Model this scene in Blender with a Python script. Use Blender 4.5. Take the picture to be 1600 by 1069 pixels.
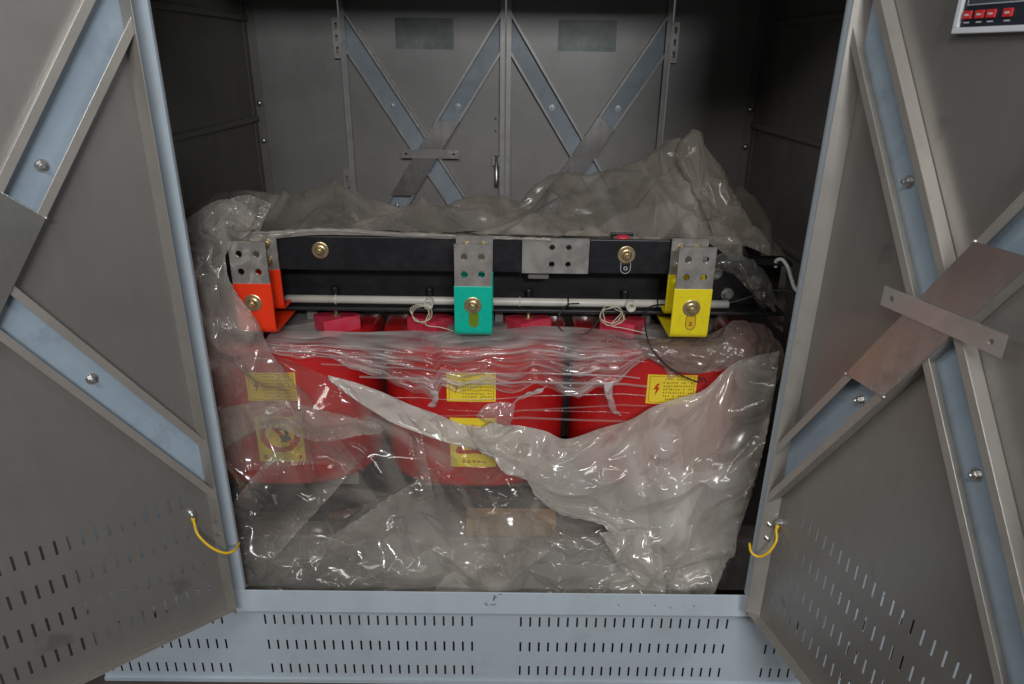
import bpy, bmesh, math, random
import numpy as np
from mathutils import Vector, Matrix

for o in list(bpy.data.objects):
    bpy.data.objects.remove(o)
SC = bpy.context.scene
COL = SC.collection
rad = math.radians

# ------------------------------------------------------------------ camera
CAM = np.array([0.0283, -1.4364, 1.2866])
YAW, PITCH, ROLL, FPX = 0.004217, 0.38576, 0.013548, 1092.14   # focal length for a 1600 px wide picture


def cam_basis():
    cy, sy, cp, sp = math.cos(YAW), math.sin(YAW), math.cos(PITCH), math.sin(PITCH)
    f = np.array([sy * cp, cy * cp, -sp])
    r = np.array([cy, -sy, 0.0])
    u = np.cross(r, f)
    c, s = math.cos(ROLL), math.sin(ROLL)
    return c * r + s * u, -s * r + c * u, f


CR, CU, CF = cam_basis()
cd = bpy.data.cameras.new('camera')
cam = bpy.data.objects.new('camera', cd)
COL.objects.link(cam)
cam.matrix_world = Matrix(((CR[0], CU[0], -CF[0], CAM[0]), (CR[1], CU[1], -CF[1], CAM[1]),
                           (CR[2], CU[2], -CF[2], CAM[2]), (0, 0, 0, 1)))
cd.sensor_width = 36.0
cd.lens = FPX / 1600 * 36.0
cd.clip_start = 0.02
cd.clip_end = 200
cd.dof.use_dof = True
cd.dof.focus_distance = 1.85
cd.dof.aperture_fstop = 5.6
SC.camera = cam

# ------------------------------------------------------------------ light
W = bpy.data.worlds.new('World')
SC.world = W
W.use_nodes = True
bg = W.node_tree.nodes['Background']
bg.inputs[0].default_value = (0.93, 0.97, 1.0, 1)
bg.inputs[1].default_value = 0.11


def area(name, loc, target, sx, sy, power, col):
    l = bpy.data.lights.new(name, 'AREA')
    l.shape = 'RECTANGLE'
    l.size, l.size_y = sx, sy
    l.energy = power
    l.color = col
    o = bpy.data.objects.new(name, l)
    COL.objects.link(o)
    o.location = loc
    o.rotation_euler = (Vector(target) - Vector(loc)).to_track_quat('-Z', 'Y').to_euler()
    return o


area('ceiling_or_fill_lamp', (-0.55, -2.1, 2.75), (-0.1, 0.2, 0.2), 1.25, 0.3, 27, (1.0, 0.97, 0.92))
area('ceiling_or_fill_lamp', (0.7, -4.4, 2.8), (0.0, 0.8, 0.7), 1.25, 0.3, 115, (0.97, 0.98, 1.0))
area('ceiling_or_fill_lamp', (-3.0, -1.2, 2.8), (-1.0, 0.0, 0.0), 1.25, 0.3, 27, (0.95, 0.98, 1.0))  # fill lamp added to light the space behind the left door
area('ceiling_or_fill_lamp', (3.0, -1.2, 2.8), (1.1, 0.0, 0.0), 1.25, 0.3, 30, (0.95, 0.98, 1.0))  # fill lamp added to brighten what shows through the right door slots

vs = SC.view_settings
vs.view_transform = 'Standard'
vs.look = 'None'
vs.exposure = -0.2
vs.gamma = 1.0
SC.cycles.transparent_max_bounces = 48
SC.cycles.max_bounces = 10
SC.cycles.use_denoising = True


# ------------------------------------------------------------------ pixel helpers (photo 1600 x 1069)
def ray(px, py):
    return CR * ((px - 800) / FPX) - CU * ((py - 534.5) / FPX) + CF


def at(px, py, Y):
    d = ray(px, py)
    return CAM + d * ((Y - CAM[1]) / d[1])


def proj(P):
    D = np.asarray(P) - CAM
    z = D @ CF
    return 800 + FPX * (D @ CR) / z, 534.5 - FPX * (D @ CU) / z


# ------------------------------------------------------------------ materials
MATS = {}


def nmat(name):
    m = bpy.data.materials.new(name)
    m.use_nodes = True
    nt = m.node_tree
    b = nt.nodes['Principled BSDF']
    MATS[name] = m
    return m, nt, b


def N(nt, typ, **kw):
    n = nt.nodes.new(typ)
    for k, v in kw.items():
        if k.startswith('i_'):
            n.inputs[k[2:]].default_value = v
        else:
            setattr(n, k, v)
    return n


def L(nt, a, ao, b, bi):
    nt.links.new(a.outputs[ao], b.inputs[bi])


def mat(name, col, rough=0.5, metal=0.0, var=0.12, scale=6.0, bump=0.0, bscale=40.0, stretch=None, dirt_or_haze=None,
        coat=0.0, spec=0.5):
    """surface colour with uneven tone, optional dirt blotches and fine relief"""
    m, nt, b = nmat(name)
    tc = N(nt, 'ShaderNodeTexCoord')
    mp = N(nt, 'ShaderNodeMapping')
    L(nt, tc, 'Object', mp, 'Vector')
    if stretch:
        mp.inputs['Scale'].default_value = stretch
    no = N(nt, 'ShaderNodeTexNoise', i_Scale=scale, i_Detail=6.0, i_Roughness=0.6)
    L(nt, mp, 0, no, 'Vector')
    cr = N(nt, 'ShaderNodeMapRange')
    cr.inputs['From Min'].default_value = 0.3
    cr.inputs['From Max'].default_value = 0.7
    cr.inputs['To Min'].default_value = 1 - var
    cr.inputs['To Max'].default_value = 1 + var
    L(nt, no, 'Fac', cr, 'Value')
    mul = N(nt, 'ShaderNodeMix', data_type='RGBA', blend_type='MULTIPLY')
    mul.inputs[0].default_value = 1.0
    mul.inputs[6].default_value = (*col, 1)
    L(nt, cr, 'Result', mul, 7)
    last = (mul, 2)
    if dirt_or_haze:
        dcol, amt, ds = dirt_or_haze
        dn = N(nt, 'ShaderNodeTexNoise', i_Scale=ds, i_Detail=8.0, i_Roughness=0.7)
        L(nt, tc, 'Object', dn, 'Vector')
        dr = N(nt, 'ShaderNodeMapRange')
        dr.inputs['From Min'].default_value = 0.52
        dr.inputs['From Max'].default_value = 0.72
        dr.inputs['To Max'].default_value = amt
        L(nt, dn, 'Fac', dr, 'Value')
        dm = N(nt, 'ShaderNodeMix', data_type='RGBA')
        L(nt, dr, 'Result', dm, 0)
        L(nt, mul, 2, dm, 6)
        dm.inputs[7].default_value = (*dcol, 1)
        last = (dm, 2)
    L(nt, last[0], last[1], b, 'Base Color')
    rr = N(nt, 'ShaderNodeMapRange')
    rr.inputs['To Min'].default_value = max(0.03, rough - 0.1)
    rr.inputs['To Max'].default_value = min(1, rough + 0.1)
    L(nt, no, 'Fac', rr, 'Value')
    L(nt, rr, 'Result', b, 'Roughness')
    b.inputs['Metallic'].default_value = metal
    b.inputs['Specular IOR Level'].default_value = spec
    if coat:
        b.inputs['Coat Weight'].default_value = coat
        b.inputs['Coat Roughness'].default_value = 0.15
    if bump:
        bn = N(nt, 'ShaderNodeTexNoise', i_Scale=bscale, i_Detail=3.0)
        L(nt, mp, 0, bn, 'Vector')
        bu = N(nt, 'ShaderNodeBump', i_Strength=bump, i_Distance=0.01)
        L(nt, bn, 'Fac', bu, 'Height')
        L(nt, bu, 0, b, 'Normal')
    return m


mat('blue_paint', (0.45, 0.52, 0.575), 0.42, var=0.04, scale=9, bump=0.05, bscale=3, dirt_or_haze=((0.30, 0.30, 0.29), 0.28, 7))
mat('blue_film', (0.33, 0.41, 0.485), 0.30, var=0.10, scale=8, bump=0.05, bscale=12, dirt_or_haze=((0.12, 0.15, 0.18), 0.45, 11))
mat('sheet_steel', (0.325, 0.315, 0.295), 0.34, metal=0.62, var=0.05, scale=3, bump=0.10, bscale=1.6,
    dirt_or_haze=((0.22, 0.21, 0.19), 0.3, 2.5))
mat('lip_steel', (0.42, 0.395, 0.36), 0.36, metal=0.5, var=0.06, scale=8, bump=0.06, bscale=6,
    dirt_or_haze=((0.22, 0.195, 0.165), 0.4, 7))
mat('stainless', (0.52, 0.51, 0.49), 0.25, metal=0.85, var=0.10, scale=6, bump=0.10, bscale=5,
    dirt_or_haze=((0.32, 0.305, 0.29), 0.4, 9))
def scratches(name, amt):
    m = MATS[name]
    nt = m.node_tree
    b = nt.nodes['Principled BSDF']
    tc = N(nt, 'ShaderNodeTexCoord')
    mp = N(nt, 'ShaderNodeMapping')
    mp.inputs['Scale'].default_value = (60, 60, 1.6)
    mp.inputs['Rotation'].default_value = (0.2, 0.1, 0)
    L(nt, tc, 'Object', mp, 'Vector')
    no = N(nt, 'ShaderNodeTexNoise', i_Scale=1.0, i_Detail=4.0)
    L(nt, mp, 0, no, 'Vector')
    r = N(nt, 'ShaderNodeMapRange')
    r.inputs['From Min'].default_value = 0.3
    r.inputs['From Max'].default_value = 0.7
    r.inputs['To Min'].default_value = 1 - amt
    r.inputs['To Max'].default_value = 1 + amt
    L(nt, no, 'Fac', r, 'Value')
    src = b.inputs['Base Color'].links[0].from_socket
    mx = N(nt, 'ShaderNodeMix', data_type='RGBA', blend_type='MULTIPLY')
    mx.inputs[0].default_value = 1.0
    nt.links.new(src, mx.inputs[6])
    L(nt, r, 'Result', mx, 7)
    L(nt, mx, 2, b, 'Base Color')
    # a few sharp handling marks
    vo = N(nt, 'ShaderNodeTexNoise', i_Scale=11.0, i_Detail=2.0)
    L(nt, tc, 'Object', vo, 'Vector')
    vr = N(nt, 'ShaderNodeMapRange')
    vr.inputs['From Min'].default_value = 0.68
    vr.inputs['From Max'].default_value = 0.76
    vr.inputs['To Max'].default_value = 0.35
    L(nt, vo, 'Fac', vr, 'Value')
    m3 = N(nt, 'ShaderNodeMix', data_type='RGBA')
    L(nt, vr, 'Result', m3, 0)
    L(nt, mx, 2, m3, 6)
    m3.inputs[7].default_value = (0.10, 0.095, 0.09, 1)
    L(nt, m3, 2, b, 'Base Color')


scratches('sheet_steel', 0.025)
scratches('stainless', 0.08)
mat('rear_steel', (0.255, 0.25, 0.24), 0.44, metal=0.35, var=0.10, scale=4, bump=0.12, bscale=2.2, dirt_or_haze=((0.19, 0.185, 0.175), 0.5, 5))
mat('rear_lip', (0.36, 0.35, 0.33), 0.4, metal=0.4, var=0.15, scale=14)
mat('shaded_inner_steel', (0.20, 0.192, 0.18), 0.55, metal=0.2, var=0.15, scale=4, bump=0.1, bscale=2.5,  # same steel as the doors, interior shade put into a darker colour
    dirt_or_haze=((0.12, 0.11, 0.10), 0.5, 5))
mat('black_paint', (0.010, 0.010, 0.012), 0.45, var=0.2, scale=20, dirt_or_haze=((0.05, 0.046, 0.04), 0.35, 12))
mat('black_sleeve', (0.008, 0.0085, 0.011), 0.42, var=0.2, scale=14, bump=0.15, bscale=25, dirt_or_haze=((0.03, 0.03, 0.03), 0.4, 16))
mat('coil_red', (0.50, 0.013, 0.014), 0.28, var=0.15, scale=5, bump=0.06, bscale=8, coat=0.4, dirt_or_haze=((0.24, 0.022, 0.022), 0.5, 9))
mat('block_red', (0.60, 0.035, 0.075), 0.5, var=0.12, scale=25, dirt_or_haze=((0.42, 0.12, 0.13), 0.6, 30))
mat('paint_red', (0.92, 0.045, 0.008), 0.36, var=0.05, scale=18, bump=0.08, bscale=30)
mat('paint_green', (0.000, 0.50, 0.36), 0.36, var=0.05, scale=18, bump=0.08, bscale=30, dirt_or_haze=((0.02, 0.20, 0.15), 0.4, 40))
mat('paint_yellow', (0.86, 0.70, 0.015), 0.36, var=0.05, scale=18, bump=0.08, bscale=30, dirt_or_haze=((0.45, 0.34, 0.02), 0.4, 40))
mat('zinc_gold', (0.60, 0.48, 0.28), 0.33, metal=0.85, var=0.2, scale=60)
mat('zinc', (0.55, 0.55, 0.54), 0.33, metal=0.9, var=0.2, scale=60)
mat('galvanised', (0.42, 0.41, 0.39), 0.42, metal=0.75, var=0.2, scale=40, dirt_or_haze=((0.22, 0.19, 0.16), 0.5, 25))
mat('white_pipe', (0.58, 0.56, 0.50), 0.35, var=0.07, scale=12, stretch=(0.3, 1, 1), dirt_or_haze=((0.34, 0.29, 0.22), 0.5, 10))
mat('label_yellow', (0.88, 0.68, 0.04), 0.35, var=0.05, scale=20, coat=0.3)
mat('print_red', (0.55, 0.04, 0.01), 0.5)
mat('print_brown', (0.26, 0.16, 0.015), 0.5)
mat('print_blue', (0.05, 0.10, 0.16), 0.5)
mat('print_grey', (0.55, 0.57, 0.58), 0.5)
mat('slot_olive', (0.15, 0.23, 0.012), 0.4)
mat('slot_gold', (0.72, 0.45, 0.01), 0.4)
mat('ink', (0.03, 0.03, 0.03), 0.6)
mat('wire_white', (0.60, 0.57, 0.42), 0.4)
mat('wire_grey', (0.55, 0.56, 0.55), 0.4)
mat('wire_black', (0.020, 0.021, 0.023), 0.4)
mat('wire_yellow', (0.80, 0.50, 0.01), 0.35)
mat('wood', (0.40, 0.25, 0.11), 0.65, var=0.3, scale=8, stretch=(1, 12, 12), bump=0.2)
mat('floor', (0.075, 0.052, 0.044), 0.6, var=0.25, scale=3, dirt_or_haze=((0.05, 0.042, 0.037), 0.7, 2))
mat('window_glass', (0.17, 0.20, 0.178), 0.25, var=0.35, scale=7, dirt_or_haze=((0.28, 0.305, 0.285), 0.8, 6))  # pale blotches paint a hazy greenish reflection onto the pane
mat('rear_web_shaded', (0.29, 0.34, 0.385), 0.34, var=0.12, scale=8, dirt_or_haze=((0.15, 0.16, 0.17), 0.5, 9))  # same material as the front webs, rear dimness put into the colour
mat('bar_steel', (0.66, 0.64, 0.61), 0.24, metal=0.75, var=0.15, scale=9, dirt_or_haze=((0.28, 0.265, 0.25), 0.6, 8))
mat('bezel', (0.62, 0.65, 0.70), 0.4, var=0.05)
mat('panel_face', (0.020, 0.024, 0.035), 0.3, var=0.2)
mat('display', (0.060, 0.068, 0.080), 0.25, var=0.2)
mat('display_digit', (0.035, 0.045, 0.05), 0.3)
mat('button_red', (0.62, 0.03, 0.035), 0.35, var=0.1, coat=0.4)
mat('grey_board', (0.20, 0.19, 0.175), 0.6, var=0.2, scale=15)


def tin_plate():
    m, nt, b = nmat('tin_plate')
    tc = N(nt, 'ShaderNodeTexCoord')
    no = N(nt, 'ShaderNodeTexNoise', i_Scale=14.0, i_Detail=3.0)
    L(nt, tc, 'Object', no, 'Vector')
    cr = N(nt, 'ShaderNodeValToRGB')
    cr.color_ramp.elements[0].position = 0.3
    cr.color_ramp.elements[0].color = (0.50, 0.475, 0.44, 1)
    cr.color_ramp.elements[1].position = 0.7
    cr.color_ramp.elements[1].color = (0.60, 0.58, 0.55, 1)
    L(nt, no, 'Fac', cr, 'Fac')
    sx = N(nt, 'ShaderNodeSeparateXYZ')
    L(nt, tc, 'Object', sx, 0)

    def ridge(out):
        k = N(nt, 'ShaderNodeMath', operation='MULTIPLY')
        k.inputs[1].default_value = 2 * math.pi / 0.0056
        L(nt, sx, out, k, 0)
        s = N(nt, 'ShaderNodeMath', operation='SINE')
        L(nt, k, 0, s, 0)
        return s
    mx = N(nt, 'ShaderNodeMath', operation='MULTIPLY')
    L(nt, ridge('X'), 0, mx, 0)
    L(nt, ridge('Z'), 0, mx, 1)
    gt = N(nt, 'ShaderNodeMath', operation='GREATER_THAN')
    gt.inputs[1].default_value = 0.20
    L(nt, mx, 0, gt, 0)
    n2 = N(nt, 'ShaderNodeTexNoise', i_Scale=22.0, i_Detail=2.0)
    L(nt, tc, 'Object', n2, 'Vector')
    r2 = N(nt, 'ShaderNodeMapRange')
    r2.inputs['From Min'].default_value = 0.40
    r2.inputs['From Max'].default_value = 0.58
    L(nt, n2, 'Fac', r2, 'Value')
    h = N(nt, 'ShaderNodeMath', operation='MULTIPLY')
    L(nt, gt, 0, h, 0)
    L(nt, r2, 'Result', h, 1)
    dk = N(nt, 'ShaderNodeMix', data_type='RGBA', blend_type='MULTIPLY')
    L(nt, h, 0, dk, 0)
    L(nt, cr, 0, dk, 6)
    dk.inputs[7].default_value = (0.22, 0.20, 0.18, 1)
    L(nt, dk, 2, b, 'Base Color')
    inv = N(nt, 'ShaderNodeMath', operation='MULTIPLY')
    inv.inputs[1].default_value = -1
    L(nt, h, 0, inv, 0)
    bu = N(nt, 'ShaderNodeBump', i_Strength=0.5, i_Distance=0.001)
    L(nt, inv, 0, bu, 'Height')
    L(nt, bu, 0, b, 'Normal')
    b.inputs['Metallic'].default_value = 0.6
    b.inputs['Roughness'].default_value = 0.30


tin_plate()


def film(name, tint, milk_mul=1.0, rough=0.10, bscale=35.0, bstr=0.25, stretch=(1, 1, 1), gloss=1.0, wrinkle=0.0):
    """thin plastic film: clear part + milky scattering part (vertex attribute 'milk') + fresnel gloss"""
    m = bpy.data.materials.new(name)
    m.use_nodes = True
    MATS[name] = m
    nt = m.node_tree
    nt.nodes.clear()
    out = N(nt, 'ShaderNodeOutputMaterial')
    tc = N(nt, 'ShaderNodeTexCoord')
    mp = N(nt, 'ShaderNodeMapping')
    mp.inputs['Scale'].default_value = stretch
    L(nt, tc, 'Object', mp, 'Vector')
    no = N(nt, 'ShaderNodeTexNoise', noise_type='RIDGED_MULTIFRACTAL', i_Scale=bscale, i_Detail=3.0, i_Roughness=0.5, i_Distortion=0.35)
    no.inputs['Lacunarity'].default_value = 2.1
    L(nt, mp, 0, no, 'Vector')
    bu = N(nt, 'ShaderNodeBump', i_Strength=bstr, i_Distance=0.01)
    L(nt, no, 'Fac', bu, 'Height')
    at_ = N(nt, 'ShaderNodeAttribute', attribute_name='milk')
    # uneven haze
    n2 = N(nt, 'ShaderNodeTexNoise', i_Scale=bscale * 0.35, i_Detail=5.0)
    L(nt, mp, 0, n2, 'Vector')
    r2 = N(nt, 'ShaderNodeMapRange')
    r2.inputs['From Min'].default_value = 0.3
    r2.inputs['From Max'].default_value = 0.7
    r2.inputs['To Min'].default_value = 0.75 - wrinkle
    r2.inputs['To Max'].default_value = 1.25 + wrinkle
    L(nt, n2, 'Fac', r2, 'Value')
    mm = N(nt, 'ShaderNodeMath', operation='MULTIPLY')
    L(nt, at_, 'Fac', mm, 0)
    L(nt, r2, 'Result', mm, 1)
    m2 = N(nt, 'ShaderNodeMath', operation='MULTIPLY', use_clamp=True)
    m2.inputs[1].default_value = milk_mul
    L(nt, mm, 0, m2, 0)
    # longer path at grazing angles: 1-(1-m)^(1/cos)
    lw = N(nt, 'ShaderNodeLayerWeight')
    lw.inputs['Blend'].default_value = 0.5
    co = N(nt, 'ShaderNodeMath', operation='SUBTRACT')
    co.inputs[0].default_value = 1.08
    L(nt, lw, 'Facing', co, 1)
    ic = N(nt, 'ShaderNodeMath', operation='DIVIDE')
    ic.inputs[0].default_value = 1.0
    L(nt, co, 0, ic, 1)
    om = N(nt, 'ShaderNodeMath', operation='SUBTRACT')
    om.inputs[0].default_value = 1.0
    L(nt, m2, 0, om, 1)
    pw = N(nt, 'ShaderNodeMath', operation='POWER')
    L(nt, om, 0, pw, 0)
    L(nt, ic, 0, pw, 1)
    fm = N(nt, 'ShaderNodeMath', operation='SUBTRACT', use_clamp=True)
    fm.inputs[0].default_value = 1.0
    L(nt, pw, 0, fm, 1)
    tr = N(nt, 'ShaderNodeBsdfTransparent')
    tr.inputs[0].default_value = (0.97, 0.965, 0.95, 1)
    df = N(nt, 'ShaderNodeBsdfDiffuse')
    df.inputs[0].default_value = (*tint, 1)
    L(nt, bu, 0, df, 'Normal')
    tl = N(nt, 'ShaderNodeBsdfTranslucent')
    tl.inputs[0].default_value = (*tint, 1)
    mk = N(nt, 'ShaderNodeMixShader')
    mk.inputs[0].default_value = 0.35
    L(nt, df, 0, mk, 1)
    L(nt, tl, 0, mk, 2)
    base = N(nt, 'ShaderNodeMixShader')
    L(nt, fm, 0, base, 0)
    L(nt, tr, 0, base, 1)
    L(nt, mk, 0, base, 2)
    gl = N(nt, 'ShaderNodeBsdfGlossy')
    gl.inputs['Roughness'].default_value = rough
    L(nt, bu, 0, gl, 'Normal')
    fr = N(nt, 'ShaderNodeFresnel')
    fr.inputs['IOR'].default_value = 1.5
    L(nt, bu, 0, fr, 'Normal')
    fq = N(nt, 'ShaderNodeMath', operation='MULTIPLY', use_clamp=True)
    fq.inputs[1].default_value = 1.5 * gloss
    L(nt, fr, 0, fq, 0)
    fg = N(nt, 'ShaderNodeMath', operation='MINIMUM')
    fg.inputs[1].default_value = 0.32 * gloss
    L(nt, fq, 0, fg, 0)
    fin = N(nt, 'ShaderNodeMixShader')
    L(nt, fg, 0, fin, 0)
    L(nt, base, 0, fin, 1)
    L(nt, gl, 0, fin, 2)
    L(nt, fin, 0, out, 'Surface')
    return m


film('film_sheet', (0.77, 0.735, 0.67), rough=0.14, bscale=5, bstr=0.03, gloss=0.75, wrinkle=0.1)
film('film_dusty', (0.56, 0.505, 0.43), rough=0.18, bscale=5, bstr=0.04, gloss=0.9, wrinkle=0.15)
film('film_brown', (0.34, 0.26, 0.22), rough=0.2, bscale=14, bstr=0.15, gloss=0.7, wrinkle=0.2)
film('film_stretch', (0.78, 0.75, 0.73), rough=0.06, bscale=16, bstr=0.30, stretch=(0.10, 1, 1.8), wrinkle=0.6)
film('film_clear', (0.62, 0.62, 0.60), rough=0.06, bscale=20, bstr=0.3, wrinkle=0.3)


# ------------------------------------------------------------------ object helpers
WLOC = {}


def thing(name, loc, label, cat, group=None):
    o = bpy.data.objects.new(name, None)
    COL.objects.link(o)
    o.location = loc
    o.empty_display_size = 0.1
    WLOC[o] = np.array(loc, float)
    tag(o, label, cat, group)
    return o


def tag(o, label=None, cat=None, group=None, kind=None):
    if label:
        o['label'] = label
    if cat:
        o['category'] = cat
    if group:
        o['group'] = group
    if kind:
        o['kind'] = kind
    return o


class MB:
    def __init__(s):
        s.v, s.f, s.smooth = [], [], []

    def add(s, verts, faces, smooth=False):
        n = len(s.v)
        s.v += [tuple(map(float, p)) for p in verts]
        s.f += [tuple(i + n for i in f) for f in faces]
        s.smooth += [smooth] * len(faces)
        return s

    def quadbox(s, o, a, b, c):
        """parallelepiped: corner o and three edge vectors"""
        o, a, b, c = [np.array(x, float) for x in (o, a, b, c)]
        P = [o, o + a, o + a + b, o + b, o + c, o + a + c, o + a + b + c, o + b + c]
        return s.add(P, [(0, 3, 2, 1), (4, 5, 6, 7), (0, 1, 5, 4), (1, 2, 6, 5), (2, 3, 7, 6), (3, 0, 4, 7)])

    def box(s, lo, hi):
        lo, hi = np.array(lo, float), np.array(hi, float)
        d = hi - lo
        return s.quadbox(lo, (d[0], 0, 0), (0, d[1], 0), (0, 0, d[2]))

    def prism(s, poly, axis):
        """closed polygon (3-D points) pushed along a vector"""
        axis = np.array(axis, float)
        P = [np.array(p, float) for p in poly]
        n = len(P)
        return s.add(P + [p + axis for p in P], [tuple(range(n))[::-1], tuple(range(n, 2 * n))] +
                     [(i, (i + 1) % n, n + (i + 1) % n, n + i) for i in range(n)])

    def lathe(s, c, axis, prof, n=24, smooth=True):
        """profile [(radius, height)] turned round an axis"""
        c, ax = Vector(c), Vector(axis).normalized()
        t = ax.orthogonal().normalized()
        b = ax.cross(t)
        rings, V, F = [], [], []
        for r, h in prof:
            if r < 1e-6:
                V.append(c + ax * h)
                rings.append([len(V) - 1])
            else:
                k = len(V)
                V += [c + ax * h + (t * math.cos(2 * math.pi * i / n) + b * math.sin(2 * math.pi * i / n)) * r for i in range(n)]
                rings.append(list(range(k, k + n)))
        for A, B in zip(rings, rings[1:]):
            for i in range(n):
                j = (i + 1) % n
                if len(A) == 1:
                    F.append((A[0], B[i], B[j]))
                elif len(B) == 1:
                    F.append((A[i], A[j], B[0]))
                else:
                    F.append((A[i], A[j], B[j], B[i]))
        return s.add(V, F, smooth)

    def tube(s, pts, r, n=10, closed_ends=True):
        P = [Vector(p) for p in pts]
        V, F = [], []
        up = None
        for i, p in enumerate(P):
            d = (P[min(i + 1, len(P) - 1)] - P[max(i - 1, 0)]).normalized()
            if up is None:
                up = d.orthogonal().normalized()
            t = (up - d * up.dot(d))
            t = t.normalized() if t.length > 1e-6 else d.orthogonal().normalized()
            up = t
            b = d.cross(t)
            rr = r[i] if isinstance(r, (list, tuple)) else r
            V += [p + (t * math.cos(2 * math.pi * k / n) + b * math.sin(2 * math.pi * k / n)) * rr for k in range(n)]
        for i in range(len(P) - 1):
            for k in range(n):
                j = (k + 1) % n
                F.append((i * n + k, i * n + j, (i + 1) * n + j, (i + 1) * n + k))
        s.add(V, F, True)
        if closed_ends:
            m = len(s.v) - len(V)
            s.f += [tuple(m + k for k in range(n))[::-1], tuple(m + (len(P) - 1) * n + k for k in range(n))]
            s.smooth += [False, False]
        return s

    def build(s, name, m, parent=None, bevel=0.0, seg=2, sharp=35, solid=0.0, recalc=True):
        V = np.array(s.v, float)
        c = (V.min(0) + V.max(0)) / 2
        me = bpy.data.meshes.new(name)
        me.from_pydata([tuple(p) for p in (V - c)], [], s.f)
        me.polygons.foreach_set('use_smooth', s.smooth)
        if recalc:
            bm = bmesh.new()
            bm.from_mesh(me)
            bmesh.ops.recalc_face_normals(bm, faces=bm.faces)
            bm.to_mesh(me)
            bm.free()
        return put(name, me, m, c, parent, bevel, seg, sharp, solid)


def put(name, me, m, c, parent, bevel=0.0, seg=2, sharp=35, solid=0.0):
    me.materials.append(MATS[m] if isinstance(m, str) else m)
    o = bpy.data.objects.new(name, me)
    COL.objects.link(o)
    WLOC[o] = np.array(c, float)
    if parent is not None:
        o.parent = parent
        o.location = WLOC[o] - WLOC[parent]
    else:
        o.location = c
    if solid:
        md = o.modifiers.new('solid', 'SOLIDIFY')
        md.thickness = solid
        md.offset = 0
    if bevel:
        md = o.modifiers.new('bevel', 'BEVEL')
        md.width = bevel
        md.segments = seg
        md.limit_method = 'ANGLE'
        md.angle_limit = rad(sharp)
    return o


def outline_mesh(loops, thick):
    """flat plate from closed 2-D loops (first the outline, then the holes), lying in XY"""
    cu = bpy.data.curves.new('tmp', 'CURVE')
    cu.dimensions = '2D'
    cu.fill_mode = 'BOTH'
    cu.extrude = thick / 2
    for lp in loops:
        sp = cu.splines.new('POLY')
        sp.points.add(len(lp) - 1)
        for q, (x, y) in zip(sp.points, lp):
            q.co = (x, y, 0, 1)
        sp.use_cyclic_u = True
    o = bpy.data.objects.new('tmp', cu)
    me = bpy.data.meshes.new_from_object(o)
    V = [tuple(v.co) for v in me.vertices]
    F = [tuple(p.vertices) for p in me.polygons]
    bpy.data.objects.remove(o)
    bpy.data.curves.remove(cu)
    bpy.data.meshes.remove(me)
    return V, F


def text_mesh(txt, size):
    cu = bpy.data.curves.new('tmp', 'FONT')
    cu.body = txt
    cu.size = size
    cu.align_x = 'CENTER'
    cu.align_y = 'CENTER'
    o = bpy.data.objects.new('tmp', cu)
    me = bpy.data.meshes.new_from_object(o)
    V = [tuple(v.co) for v in me.vertices]
    F = [tuple(p.vertices) for p in me.polygons]
    bpy.data.objects.remove(o)
    bpy.data.curves.remove(cu)
    bpy.data.meshes.remove(me)
    return V, F


def circle(cx, cy, r, n=20):
    return [(cx + r * math.cos(2 * math.pi * i / n), cy + r * math.sin(2 * math.pi * i / n)) for i in range(n)]


def stadium(cx, cy, w, h, n=8):
    r = w / 2
    a = [(cx + r * math.cos(math.pi * i / n), cy + h / 2 - r + r * math.sin(math.pi * i / n)) for i in range(n + 1)]
    b = [(cx - r * math.cos(math.pi * i / n), cy - h / 2 + r - r * math.sin(math.pi * i / n)) for i in range(n + 1)]
    return a + b


# ------------------------------------------------------------------ the setting: floor
FZ = -0.318
mb = MB().add([(-3.2, -3.2, FZ), (3.2, -3.2, FZ), (3.2, 2.6, FZ), (-3.2, 2.6, FZ)], [(0, 1, 2, 3)])
tag(mb.build('floor', 'floor'), kind='structure')

# ------------------------------------------------------------------ enclosure
ZT = 1.78          # top of the door opening
HW = 1.075          # half width of the front
IW = 1.04          # half width inside
DP = 1.63          # inner depth
enc = thing('transformer_enclosure', (0, 0, FZ),
            'pale blue sheet steel transformer cabinet with its double doors swung open', 'cabinet')

# sill rail with a folded lip
mb = MB()
mb.prism([(-HW, -0.012, -0.060), (-HW, 0.0, 0.0), (-HW, 0.003, 0.0), (-HW, 0.003, -0.060)], (2 * HW, 0, 0))
rail = mb.build('sill_rail', 'blue_paint', enc, bevel=0.0015)

# pen scribbles on the sill rail
random.seed(4)


def stroke(pts, w, parent, m='ink', name='pen_mark'):
    b = MB()
    b.tube([at(x, y, -0.0012 - 0.012 * (y - 922) / 28) for x, y in pts], w, 5)
    return b.build(name, m, parent)


stroke([(771, 938), (773, 930), (773, 936), (775, 932), (776, 933)], 0.0007, rail)
stroke([(779, 929), (783, 928), (784, 930)], 0.0006, rail)
stroke([(772, 939), (772, 934)], 0.0006, rail)
stroke([(759, 941), (758, 945), (761, 946), (762, 943)], 0.0006, rail)
stroke([(766, 945), (768, 944), (770, 946), (773, 944), (775, 945)], 0.0006, rail)
for x, y in ((966, 945), (1023, 946), (1047, 949), (1084, 947)):
    stroke([(x, y), (x + 1.5, y + 1)], 0.0010, rail)


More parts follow.
